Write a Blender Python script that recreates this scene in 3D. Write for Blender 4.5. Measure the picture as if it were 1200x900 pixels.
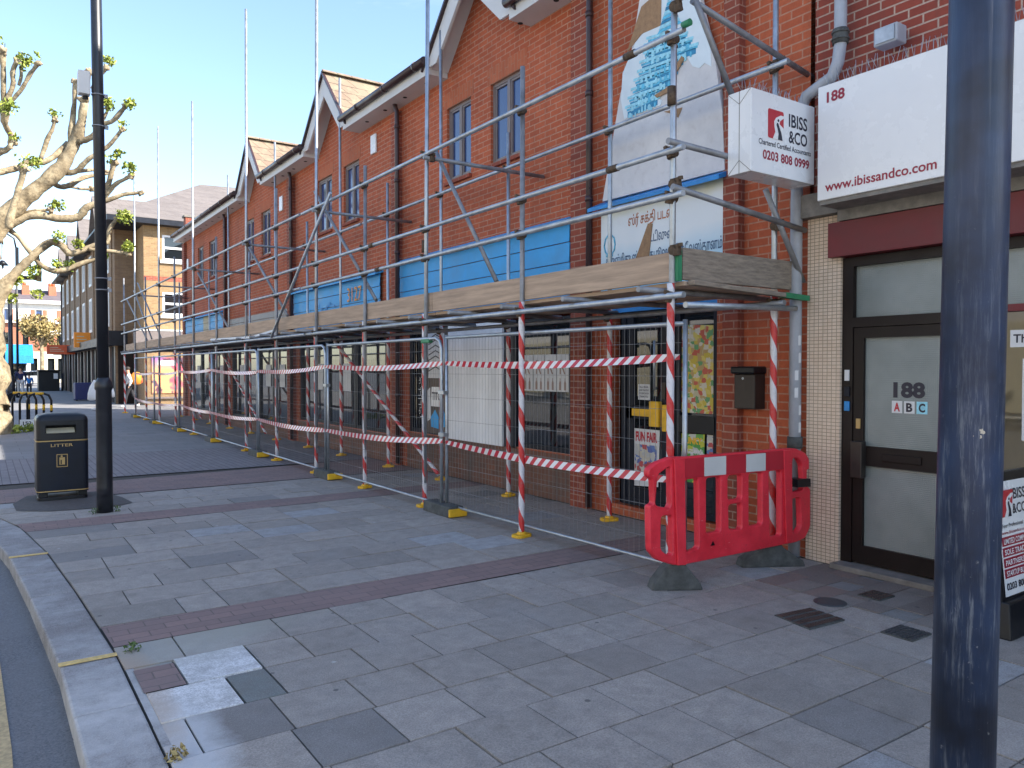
import bpy, bmesh, math, random
from mathutils import Vector, Matrix
random.seed(7)
R = math.radians
scene = bpy.context.scene
for o in list(bpy.data.objects): bpy.data.objects.remove(o)
COL = scene.collection
# ------------------------------------------------------------------ camera
H = 1.65; FPX = 900.0
YAW = math.atan(620/900); PIT = math.atan(18/900)
cam = bpy.data.cameras.new('camera'); camo = bpy.data.objects.new('camera', cam); COL.objects.link(camo)
cam.sensor_width = 36; cam.lens = 27; cam.clip_end = 3000; cam.clip_start = 0.05
camo.location = (0, 0, H); camo.rotation_euler = (R(90)-PIT, 0, -YAW)
scene.camera = camo
# ------------------------------------------------------------------ world, sun, exposure
SUN_AZ = math.atan2(.64, -.77)      # from +Y towards +X
SUN_EL = R(38)
w = bpy.data.worlds.new('World'); scene.world = w; w.use_nodes = True
nt = w.node_tree; bg = nt.nodes['Background']
sky = nt.nodes.new('ShaderNodeTexSky'); sky.sky_type = 'NISHITA'; sky.sun_disc = False
sky.sun_elevation = SUN_EL; sky.sun_rotation = SUN_AZ
sky.air_density = 1.0; sky.dust_density = 0.6; sky.ozone_density = 1.8
tcw = nt.nodes.new('ShaderNodeTexCoord'); mpw = nt.nodes.new('ShaderNodeMapping'); mpw.inputs['Scale'].default_value = (1.5, 1.5, 6); mpw.inputs['Location'].default_value = (.3, .7, .2)
nzw = nt.nodes.new('ShaderNodeTexNoise'); nzw.inputs['Scale'].default_value = 1.6; nzw.inputs['Detail'].default_value = 7; nzw.inputs['Roughness'].default_value = .6
mrw = nt.nodes.new('ShaderNodeMapRange'); mrw.inputs[1].default_value = .55; mrw.inputs[2].default_value = .85; mrw.inputs[4].default_value = .45
mxw = nt.nodes.new('ShaderNodeMix'); mxw.data_type = 'RGBA'; mxw.inputs[7].default_value = (4.2, 4.6, 5.0, 1)
nt.links.new(tcw.outputs['Generated'], mpw.inputs[0]); nt.links.new(mpw.outputs[0], nzw.inputs[0]); nt.links.new(nzw.outputs[0], mrw.inputs[0]); nt.links.new(mrw.outputs[0], mxw.inputs[0])
nt.links.new(sky.outputs[0], mxw.inputs[6]); nt.links.new(mxw.outputs[2], bg.inputs[0]); bg.inputs[1].default_value = 0.15
sl = bpy.data.lights.new('sun', 'SUN'); sl.energy = 5.0; sl.angle = R(.5); sl.color = (1, .93, .82)
so = bpy.data.objects.new('sun', sl); COL.objects.link(so)
sd = Vector((math.sin(SUN_AZ)*math.cos(SUN_EL), math.cos(SUN_AZ)*math.cos(SUN_EL), math.sin(SUN_EL)))
so.rotation_euler = sd.to_track_quat('Z', 'Y').to_euler(); so.location = (20, -20, 30)
vs = scene.view_settings; vs.view_transform = 'Standard'; vs.look = 'None'; vs.gamma = 1; vs.exposure = 1.42
# ------------------------------------------------------------------ measuring helper: meets a sight line with a real plane
F_ = Vector((math.sin(YAW)*math.cos(PIT), math.cos(YAW)*math.cos(PIT), -math.sin(PIT)))
R_ = Vector((math.cos(YAW), -math.sin(YAW), 0)); U_ = R_.cross(F_)
def at(x, y, X=None, Y=None, Z=None):
    r = F_ + R_*(x-600)/FPX - U_*(y-450)/FPX
    t = X/r.x if X is not None else Y/r.y if Y is not None else (Z-H)/r.z
    return Vector((0, 0, H)) + r*t
# ------------------------------------------------------------------ materials
def lin(c):
    return tuple((v/12.92 if v <= .04045 else ((v+.055)/1.055)**2.4) for v in c)
class NT:
    def __init__(s, name):
        s.m = bpy.data.materials.new(name); s.m.use_nodes = True; s.t = s.m.node_tree
        s.p = s.t.nodes['Principled BSDF']
    def n(s, ty, **kw):
        nd = s.t.nodes.new(ty)
        for k, v in kw.items():
            if k == 'op': nd.operation = v
            elif k.startswith('i_'): nd.inputs[k[2:].replace('_', ' ')].default_value = v
            else: setattr(nd, k, v)
        return nd
    def l(s, a, b): s.t.links.new(a, b)
    def math(s, op, a, b=None, clamp=False):
        nd = s.t.nodes.new('ShaderNodeMath'); nd.operation = op; nd.use_clamp = clamp
        for i, v in enumerate((a, b)):
            if v is None: continue
            if isinstance(v, (int, float)): nd.inputs[i].default_value = v
            else: s.l(v, nd.inputs[i])
        return nd.outputs[0]
    def mix(s, f, a, b, bt='MIX'):
        nd = s.t.nodes.new('ShaderNodeMix'); nd.data_type = 'RGBA'; nd.blend_type = bt
        for i, v in ((0, f), (6, a), (7, b)):
            if isinstance(v, (int, float)): nd.inputs[i].default_value = v
            elif isinstance(v, tuple): nd.inputs[i].default_value = (*v[:3], 1)
            else: s.l(v, nd.inputs[i])
        return nd.outputs[2]
    def obj(s): return s.n('ShaderNodeTexCoord').outputs['Object']
    def noise(s, vec, scale, detail=4, rough=.6):
        nd = s.n('ShaderNodeTexNoise'); nd.inputs['Scale'].default_value = scale
        nd.inputs['Detail'].default_value = detail; nd.inputs['Roughness'].default_value = rough
        if vec is not None: s.l(vec, nd.inputs['Vector'])
        return nd.outputs['Fac']
    def ramp(s, f, a, b, ca=0.0, cb=1.0):
        nd = s.n('ShaderNodeMapRange', clamp=True)
        s.l(f, nd.inputs[0]); nd.inputs[1].default_value = a; nd.inputs[2].default_value = b
        nd.inputs[3].default_value = ca; nd.inputs[4].default_value = cb
        return nd.outputs[0]
    def bump(s, h, strength=.3, dist=.01):
        nd = s.n('ShaderNodeBump'); nd.inputs['Strength'].default_value = strength; nd.inputs['Distance'].default_value = dist
        s.l(h, nd.inputs['Height']); s.l(nd.outputs[0], s.p.inputs['Normal'])
    def col(s, c): 
        if isinstance(c, tuple): s.p.inputs['Base Color'].default_value = (*c[:3], 1)
        else: s.l(c, s.p.inputs['Base Color'])
    def rough(s, v):
        if isinstance(v, (int, float)): s.p.inputs['Roughness'].default_value = v
        else: s.l(v, s.p.inputs['Roughness'])
def plain(name, c, rough=.6, metal=0, var=.15, scale=6, bump=0, spec=.5, stretch=None):
    """paint / plastic / metal with uneven tone"""
    k = NT(name); o = k.obj()
    if stretch:
        mp = k.n('ShaderNodeMapping'); mp.inputs['Scale'].default_value = stretch; k.l(o, mp.inputs['Vector']); o = mp.outputs[0]
    f = k.noise(o, scale, 5, .65)
    dk = tuple(v*(1-var) for v in c); lt = tuple(min(1, v*(1+var)) for v in c)
    k.col(k.mix(k.ramp(f, .3, .7), dk, lt)); k.rough(k.ramp(f, .3, .7, max(.02, rough-.08), min(1, rough+.1)))
    k.p.inputs['Metallic'].default_value = metal; k.p.inputs['Specular IOR Level'].default_value = spec
    if bump: k.bump(k.noise(o, scale*6, 4), bump, .004)
    return k.m
def brick(name, c1, c2, mortar, bw=.225, bh=.075, ms=.012, wear=.25, mode='wall', bumpd=.006, grime=(.08, .06, .05), off=.5):
    k = NT(name); o = k.obj(); sp = k.n('ShaderNodeSeparateXYZ'); k.l(o, sp.inputs[0])
    cb = k.n('ShaderNodeCombineXYZ')
    if mode == 'wall': k.l(k.math('ADD', sp.outputs[0], sp.outputs[1]), cb.inputs[0]); k.l(sp.outputs[2], cb.inputs[1])
    elif mode == 'soldier': k.l(k.math('ADD', sp.outputs[0], sp.outputs[1]), cb.inputs[1]); k.l(sp.outputs[2], cb.inputs[0])
    elif mode == 'floor': k.l(sp.outputs[0], cb.inputs[0]); k.l(sp.outputs[1], cb.inputs[1])
    else: k.l(sp.outputs[1], cb.inputs[0]); k.l(sp.outputs[0], cb.inputs[1])
    b = k.n('ShaderNodeTexBrick'); b.offset = off; k.l(cb.outputs[0], b.inputs['Vector'])
    b.inputs['Scale'].default_value = 1; b.inputs['Brick Width'].default_value = bw; b.inputs['Row Height'].default_value = bh
    b.inputs['Mortar Size'].default_value = ms/2; b.inputs['Mortar Smooth'].default_value = .3; b.inputs['Bias'].default_value = 0
    b.inputs['Color1'].default_value = (*c1, 1); b.inputs['Color2'].default_value = (*c2, 1); b.inputs['Mortar'].default_value = (*mortar, 1)
    n1 = k.noise(o, 1.3, 6, .6); n2 = k.noise(o, 26, 4, .7)
    c = k.mix(k.ramp(n2, .3, .75, 0, .45), b.outputs['Color'], tuple(v*.55 for v in c1))
    c = k.mix(k.ramp(n1, .45, .8, 0, wear), c, grime)
    mq = k.n('ShaderNodeMapping'); mq.inputs['Scale'].default_value = (2.2, 2.2, .22); k.l(o, mq.inputs[0])
    if mode == 'wall': c = k.mix(k.ramp(k.noise(mq.outputs[0], 2.0, 5, .65), .5, .72, 0, wear*1.6), c, grime)
    n3 = k.noise(o, .6, 3, .5)
    c = k.mix(k.ramp(n3, .4, .75, 0, .22), c, tuple(min(1, v*1.35) for v in c2))
    k.col(c); k.rough(.9)
    h = k.math('ADD', k.math('MULTIPLY', k.math('SUBTRACT', 1.0, b.outputs['Fac']), 1.0), k.math('MULTIPLY', n2, .4))
    k.bump(h, .6, bumpd)
    return k.m
M = {}
M['brick'] = brick('orange_red_brick', (.38, .080, .032), (.51, .120, .048), (.48, .28, .19), ms=.016, grime=(.18, .055, .03))
M['soldier'] = brick('soldier_course_brick', (.42, .10, .04), (.48, .13, .055), (.36, .20, .13), bw=.225, bh=.075, mode='soldier')
M['pierbrick'] = brick('pier_brick', (.23, .05, .03), (.33, .075, .038), (.42, .26, .19), ms=.016)
M['brick188'] = brick('old_red_brick', (.34, .07, .04), (.24, .045, .03), (.55, .43, .34), ms=.016, wear=.35)
M['yellowbrick'] = brick('yellow_stock_brick', (.36, .23, .11), (.24, .15, .07), (.34, .27, .19), wear=.12)
M['shadebrick'] = brick('shaded_stock_brick', (.29, .185, .10), (.21, .13, .075), (.26, .2, .14), wear=.2)  # same stock brick, darker and browner: shade of recess and street walls painted in
M['plinthbrick'] = brick('worn_plinth_brick', (.24, .10, .06), (.15, .075, .05), (.22, .18, .15), wear=.7, grime=(.1, .085, .075))
M['mosaic'] = brick('beige_mosaic_tile', (.70, .54, .40), (.76, .61, .47), (.16, .11, .08), off=0, bw=.042, bh=.03, ms=.0055, wear=.12, bumpd=.002, grime=(.34, .24, .16))
M['rooftile'] = brick('brown_roof_tile', (.28, .20, .14), (.20, .14, .10), (.05, .04, .03), bw=.3, bh=.2, ms=.02, wear=.4, mode='wall', grime=(.3, .3, .2))
M['slateroof'] = brick('grey_brown_slate', (.19, .165, .155), (.155, .135, .13), (.10, .09, .085), bw=.4, bh=.28, ms=.02, wear=.2, mode='wall')
M['galv'] = plain('galvanised_tube', (.42, .45, .48), .42, .75, .25, 7)
M['galvdull'] = plain('weathered_scaffold_tube', (.27, .27, .28), .55, .55, .35, 6)
M['coupler'] = plain('rusty_coupler', (.11, .075, .05), .7, .5, .5, 30)
M['board'] = plain('scaffold_board_timber', (.43, .31, .22), .85, 0, .28, 3, .3, stretch=(3, .5, 9))
M['boardgrey'] = plain('weathered_board_end', (.27, .215, .165), .85, 0, .35, 4, .4, stretch=(2, 3, 12))
M['greenpaint'] = plain('green_board_band', (.03, .22, .10), .5)
M['white'] = plain('dirty_white_paint', (.60, .585, .56), .5, 0, .07, 3)
M['whiteclean'] = plain('white_acrylic', (.78, .78, .78), .25, 0, .02, 3)
M['whitepvc'] = plain('white_window_frame', (.7, .7, .7), .4, 0, .05)
M['browngutter'] = plain('dark_brown_plastic', (.045, .022, .022), .35, 0, .2)
M['frame'] = plain('grey_brown_window_frame', (.19, .15, .14), .45, 0, .12)
M['blue'] = plain('bright_blue_board', (.035, .33, .68), .5, 0, .14, 2.5)
M['bluetrim'] = plain('blue_paint_trim', (.02, .22, .55), .5, 0, .25)
M['navy'] = plain('navy_black_paint', (.006, .009, .018), .45, 0, .35, 4, spec=.3)
M['black'] = plain('black_paint', (.007, .008, .011), .4, 0, .3, 5, spec=.35)
M['rubber'] = plain('dusty_black_rubber', (.075, .078, .075), .85, 0, .45, 12, .5)
M['yellowpl'] = plain('yellow_plastic', (.78, .44, .02), .5, 0, .2, 8)
def redplastic():
    k = NT('red_plastic'); o = k.obj(); a = k.noise(o, 5, 5, .65); b = k.noise(o, 38, 5, .75); mp = k.n('ShaderNodeMapping'); mp.inputs['Scale'].default_value = (.25, 1, 1); k.l(o, mp.inputs[0]); s_ = k.noise(mp.outputs[0], 90, 3, .7)
    c = k.mix(k.ramp(a, .3, .7), (.62, .02, .035), (.85, .035, .06)); c = k.mix(k.ramp(b, .58, .72, 0, .45), c, (.25, .03, .03)); c = k.mix(k.ramp(s_, .66, .74, 0, .5), c, (.8, .4, .38))
    k.col(c); k.rough(k.ramp(a, .3, .7, .35, .6)); k.bump(b, .15, .003); return k.m
M['redpl'] = redplastic()
M['maroon'] = plain('maroon_panel', (.13, .012, .016), .5, 0, .2, 3)
M['darkbrown'] = plain('dark_brown_frame', (.014, .009, .008), .45, 0, .2, spec=.25)
M['greypipe'] = plain('grey_painted_pipe', (.36, .38, .42), .45, 0, .15, 5)
M['concrete'] = plain('grey_concrete', (.2, .185, .165), .9, 0, .3, 9, .4)
M['redtext'] = plain('dark_red_vinyl', (.30, .012, .035), .4, 0, .03)
M['darktext'] = plain('navy_black_vinyl', (.012, .012, .03), .4, 0, .03)
M['redvinyl'] = plain('red_vinyl', (.48, .02, .035), .4, 0, .05)
M['orange'] = plain('orange_panel', (.85, .28, .02), .5, 0, .08)
M['rust'] = plain('rust_orange_panel', (.6, .1, .03), .5, 0, .1)
M['gold'] = plain('gold_paint', (.45, .30, .12), .4, .3, .1)
M['cream'] = plain('cream_wall', (.55, .5, .36), .8, 0, .05)
M['paper'] = plain('white_paper', (.66, .66, .66), .8, 0, .05)
M['darkint'] = plain('dark_interior', (.012, .012, .014), .9)
M['chip'] = plain('exposed_chipboard', (.33, .20, .11), .9, 0, .2, 20)
M['letterbox'] = plain('bronze_letterbox', (.04, .032, .028), .4, .4, .15)
M['asphaltp'] = plain('dark_asphalt_patch', (.085, .078, .076), .9, 0, .35, 20, .5)
def glass(name, tint=(.012, .015, .018), rough=.03, spec=.9):
    k = NT(name); k.col(tint); k.p.inputs['Roughness'].default_value = rough; k.p.inputs['Specular IOR Level'].default_value = spec
    n = k.noise(k.obj(), .9, 2, .4); k.bump(n, .05, .05); return k.m
M['glass'] = glass('window_glass')
M['glassblue'] = glass('upper_window_glass', (.03, .06, .17), .06, .7)
def clear_glass():
    k = NT('clear_shop_glass'); k.p.inputs['Roughness'].default_value = .02; k.p.inputs['Base Color'].default_value = (.9, .92, .92, 1)
    out = k.t.nodes['Material Output']; tr = k.n('ShaderNodeBsdfTransparent'); gl = k.n('ShaderNodeBsdfGlossy'); gl.inputs['Roughness'].default_value = .02
    fr = k.n('ShaderNodeFresnel'); mx = k.n('ShaderNodeMixShader'); k.l(fr.outputs[0], mx.inputs[0]); k.l(tr.outputs[0], mx.inputs[1]); k.l(gl.outputs[0], mx.inputs[2]); k.l(mx.outputs[0], out.inputs[0])
    k.t.nodes.remove(k.p); return k.m
M['clear'] = clear_glass()
def frosted():
    k = NT('ribbed_frosted_glass'); o = k.obj(); n = k.noise(o, 1.6, 3)
    k.col(k.mix(k.ramp(n, .3, .7), (.16, .185, .18), (.25, .275, .265))); k.rough(.13)
    sp = k.n('ShaderNodeSeparateXYZ'); k.l(o, sp.inputs[0])
    a = k.math('SINE', k.math('MULTIPLY', sp.outputs[1], 420)); b = k.math('SINE', k.math('MULTIPLY', sp.outputs[2], 420))
    k.bump(k.math('ADD', a, b), .25, .002); return k.m
M['frosted'] = frosted()
def stripe_wrap():
    k = NT('red_white_wrapped_tape'); o = k.obj(); sp = k.n('ShaderNodeSeparateXYZ'); k.l(o, sp.inputs[0])
    a = k.math('DIVIDE', k.math('ARCTAN2', sp.outputs[1], sp.outputs[0]), 2*math.pi)
    n = k.noise(o, 2.6, 2); nz = k.math('MULTIPLY', n, .35)
    info = k.n('ShaderNodeObjectInfo')
    v = k.math('ADD', k.math('ADD', k.math('MULTIPLY', sp.outputs[2], 2.9), a), k.math('ADD', nz, k.math('MULTIPLY', info.outputs['Random'], 1.0)))
    f = k.math('GREATER_THAN', k.math('FRACT', v), .47)
    n2 = k.noise(o, 30, 3)
    c = k.mix(f, (.58, .03, .03), (.66, .64, .66)); c = k.mix(k.ramp(n2, .5, .8, 0, .35), c, (.3, .26, .25))
    k.col(c); k.rough(.38); k.bump(k.noise(o, 45, 3), .5, .006); return k.m
M['wrap'] = stripe_wrap()
def tape():
    k = NT('red_white_barrier_tape'); tc = k.n('ShaderNodeTexCoord'); sp = k.n('ShaderNodeSeparateXYZ'); k.l(tc.outputs['UV'], sp.inputs[0])
    v = k.math('ADD', k.math('MULTIPLY', sp.outputs[0], 8.2), k.math('MULTIPLY', sp.outputs[1], .55))
    f = k.math('GREATER_THAN', k.math('FRACT', v), .5)
    k.col(k.mix(f, (.52, .025, .045), (.74, .72, .72))); k.rough(.35); return k.m
M['tape'] = tape()
M['stucco'] = plain('white_stucco', (.66, .64, .60), .8, 0, .08, 1)
# paving: tone comes from a per-slab attribute
def slab_mat():
    k = NT('concrete_paving_slab'); o = k.obj(); at_ = k.n('ShaderNodeAttribute', attribute_name='tone')
    c = at_.outputs['Color']
    n1 = k.noise(o, 1.1, 6, .6); n2 = k.noise(o, 9, 5, .65); n3 = k.noise(o, 110, 4, .75)
    c = k.mix(k.ramp(n2, .35, .7, 0, .5), c, (.17, .155, .14))
    c = k.mix(k.ramp(n1, .5, .8, 0, .38), c, (.40, .39, .38))
    c = k.mix(k.ramp(n3, .42, .62, 0, .5), c, (.13, .12, .11))
    c = k.mix(k.ramp(k.noise(o, 240, 2, .5), .6, .68, 0, .35), c, (.6, .58, .55))
    v = k.n('ShaderNodeTexVoronoi'); v.inputs['Scale'].default_value = 3.4; k.l(o, v.inputs['Vector'])
    gum = k.ramp(v.outputs['Distance'], .045, .06, 1, 0)
    c = k.mix(k.math('MULTIPLY', gum, .7), c, (.07, .068, .07))
    v2 = k.n('ShaderNodeTexVoronoi'); v2.inputs['Scale'].default_value = 1.7
    mp = k.n('ShaderNodeMapping'); mp.inputs['Location'].default_value = (3.3, 1.7, 0); k.l(o, mp.inputs[0]); k.l(mp.outputs[0], v2.inputs['Vector'])
    c = k.mix(k.ramp(k.noise(o, 3.3, 7, .72), .56, .68, 0, .38), c, (.15, .13, .11))
    c = k.mix(k.math('MULTIPLY', k.ramp(v2.outputs['Distance'], .015, .03, 1, 0), .7), c, (.5, .5, .48))
    # pale builders' dust spilled near the kerb
    sp = k.n('ShaderNodeSeparateXYZ'); k.l(o, sp.inputs[0])
    def blob(x, y, rx, ry):
        dx = k.math('DIVIDE', k.math('SUBTRACT', sp.outputs[0], x), rx); dy = k.math('DIVIDE', k.math('SUBTRACT', sp.outputs[1], y), ry)
        d = k.math('ADD', k.math('MULTIPLY', dx, dx), k.math('MULTIPLY', dy, dy))
        return k.math('ADD', d, k.math('MULTIPLY', k.math('SUBTRACT', k.noise(o, 5, 5, .7), .5), 1.8))
    for (x, y, rx, ry, cc, s) in ((.95, 4.95, .5, .45, (.40, .40, .36), .55), (.68, 3.55, .22, .6, (.62, .63, .64), .65), (.62, 4.3, .16, .8, (.42, .31, .22), .6), (1.35, 5.15, .6, .35, (.30, .29, .24), .5)):
        c = k.mix(k.ramp(blob(x, y, rx, ry), .3, 1.3, s, 0), c, cc)
    k.col(c); k.rough(.82); k.bump(k.math('ADD', n3, k.math('MULTIPLY', n2, .6)), .45, .006); return k.m
M['slab'] = slab_mat()
M['joint'] = plain('dark_paving_joint', (.06, .052, .044), .95, 0, .3, 20, .3)
M['bandbrick'] = brick('purple_brown_paver', (.29, .195, .175), (.22, .155, .145), (.12, .10, .09), bw=.21, bh=.105, ms=.008, wear=.4, mode='floor', grime=(.17, .15, .15), bumpd=.003)
M['blockpave'] = brick('grey_block_paver', (.25, .225, .23), (.20, .18, .185), (.08, .07, .07), bw=.21, bh=.105, ms=.014, wear=.3, mode='floorx', grime=(.2, .19, .2), bumpd=.005)
M['farslab'] = brick('grey_street_paving', (.25, .245, .245), (.20, .195, .195), (.11, .105, .105), bw=.6, bh=.45, ms=.012, wear=.4, mode='floor', grime=(.12, .12, .13), bumpd=.002)
def road_mat():
    k = NT('road_asphalt'); o = k.obj(); n = k.noise(o, 95, 5, .8); n2 = k.noise(o, 1.5, 5); n3 = k.noise(o, 6, 4)
    c = k.mix(k.ramp(n, .3, .7), (.05, .052, .058), (.24, .245, .26)); c = k.mix(k.ramp(n2, .4, .7, 0, .5), c, (.17, .175, .185))
    c = k.mix(k.ramp(n3, .62, .8, 0, .35), c, (.3, .31, .33))
    k.col(c); k.rough(.9); k.bump(n, .7, .008); return k.m
M['road'] = road_mat()
def kerb_mat():
    k = NT('granite_kerb'); o = k.obj(); n = k.noise(o, 120, 4, .75); n2 = k.noise(o, 2.2, 6, .7); n3 = k.noise(o, 11, 5)
    c = k.mix(k.ramp(n, .35, .65), (.13, .12, .12), (.33, .31, .30)); c = k.mix(k.ramp(n2, .42, .7, 0, .65), c, (.46, .46, .46))
    c = k.mix(k.ramp(n3, .5, .8, 0, .4), c, (.10, .095, .10))
    sp = k.n('ShaderNodeSeparateXYZ'); k.l(o, sp.inputs[0]); dy = k.math('ABSOLUTE', k.math('SUBTRACT', sp.outputs[1], 4.1)); dust = k.ramp(k.math('ADD', dy, k.math('MULTIPLY', k.noise(o, 5, 8, .75), 3.0)), 1.2, 2.6, .75, 0)
    c = k.mix(dust, c, (.58, .57, .56)); k.col(c); k.rough(.85); k.bump(n, .5, .008); return k.m
M['kerb'] = kerb_mat()
M['yellowpaint'] = plain('worn_yellow_road_paint', (.62, .44, .17), .8, 0, .25, 40)
M['tanline'] = plain('faded_yellow_line', (.46, .34, .18), .85, 0, .3, 40)
def bark_mat():
    k = NT('plane_tree_bark'); o = k.obj(); n = k.noise(o, 2.4, 5, .7); n2 = k.noise(o, 9, 4, .7)
    v = k.n('ShaderNodeTexVoronoi'); v.inputs['Scale'].default_value = 5; k.l(o, v.inputs['Vector'])
    c = k.mix(k.ramp(n, .4, .62), (.20, .155, .095), (.46, .37, .235)); c = k.mix(k.ramp(n2, .46, .68, 0, .75), c, (.10, .075, .045))
    c = k.mix(k.ramp(v.outputs['Distance'], .1, .5, .35, 0), c, (.42, .37, .26))
    k.col(c); k.rough(.9); k.bump(n2, .5, .05); return k.m
M['bark'] = bark_mat()
def leaf_mat(name, a, b):
    k = NT(name); info = k.n('ShaderNodeAttribute', attribute_name='tone'); k.col(k.mix(info.outputs['Fac'], a, b)); k.rough(.55)
    k.p.inputs['Transmission Weight'].default_value = 0; k.p.inputs['Subsurface Weight'].default_value = .0; return k.m
M['leaf'] = leaf_mat('spring_leaf', (.10, .15, .02), (.38, .42, .06))
M['goldleaf'] = leaf_mat('golden_leaf', (.20, .14, .05), (.42, .33, .13))
M['greenleaf'] = leaf_mat('green_leaf', (.04, .08, .02), (.09, .15, .03))
def poledecay():
    k = NT('scuffed_navy_pole_paint'); o = k.obj(); mp = k.n('ShaderNodeMapping'); mp.inputs['Scale'].default_value = (1, 1, .07); k.l(o, mp.inputs[0])
    s = k.noise(mp.outputs[0], 60, 5, .75); p = k.noise(o, 2.6, 4, .6); d = k.noise(o, 42, 5, .75); q = k.noise(o, 11, 4, .6)
    c = k.mix(k.ramp(p, .35, .65), (.010, .014, .028), (.022, .042, .10))
    sp = k.n('ShaderNodeSeparateXYZ'); k.l(o, sp.inputs[0]); low = k.ramp(sp.outputs[2], 1.2, 2.3, 1, .08)
    m = k.math('MULTIPLY', k.math('MULTIPLY', k.ramp(s, .5, .64), k.ramp(p, .40, .6)), low)
    c = k.mix(k.math('MULTIPLY', m, .5), c, (.27, .31, .36))
    c = k.mix(k.math('MULTIPLY', k.ramp(d, .64, .72), k.math('MULTIPLY', low, .5)), c, (.42, .44, .46))
    c = k.mix(k.ramp(q, .70, .71), c, (.45, .42, .36))
    k.col(c); k.rough(.42); k.bump(s, .25, .004); return k.m
M['scuff'] = poledecay()
M['polepaint'] = plain('black_lamp_post_paint', (.014, .015, .02), .38, 0, .4, 3)
M['skin'] = plain('skin', (.45, .25, .17), .6); M['hair'] = plain('dark_hair', (.02, .015, .012), .7)
def posterart(name, cols, scale=5, rough=.5):
    """flat printed sheet with patches of ink"""
    k = NT(name); o = k.obj(); v = k.n('ShaderNodeTexVoronoi', distance='CHEBYCHEV'); v.inputs['Scale'].default_value = scale
    n = k.n('ShaderNodeTexNoise'); n.inputs['Scale'].default_value = 6; k.l(o, n.inputs[0])
    mx = k.n('ShaderNodeMix', data_type='VECTOR'); mx.inputs[0].default_value = .08; k.l(o, mx.inputs[4]); k.l(n.outputs['Color'], mx.inputs[5]); k.l(mx.outputs[1], v.inputs['Vector'])
    cr = k.n('ShaderNodeValToRGB'); cr.color_ramp.interpolation = 'CONSTANT'; el = cr.color_ramp.elements
    el[0].color = (*cols[0], 1); el[1].position = 1/len(cols); el[1].color = (*cols[1], 1)
    for i, c in enumerate(cols[2:]):
        e = el.new((i+2)/len(cols)); e.color = (*c, 1)
    sp = k.n('ShaderNodeSeparateColor'); k.l(v.outputs['Color'], sp.inputs[0]); k.l(sp.outputs[0], cr.inputs[0])
    k.col(cr.outputs[0]); k.rough(rough); return k.m
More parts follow.
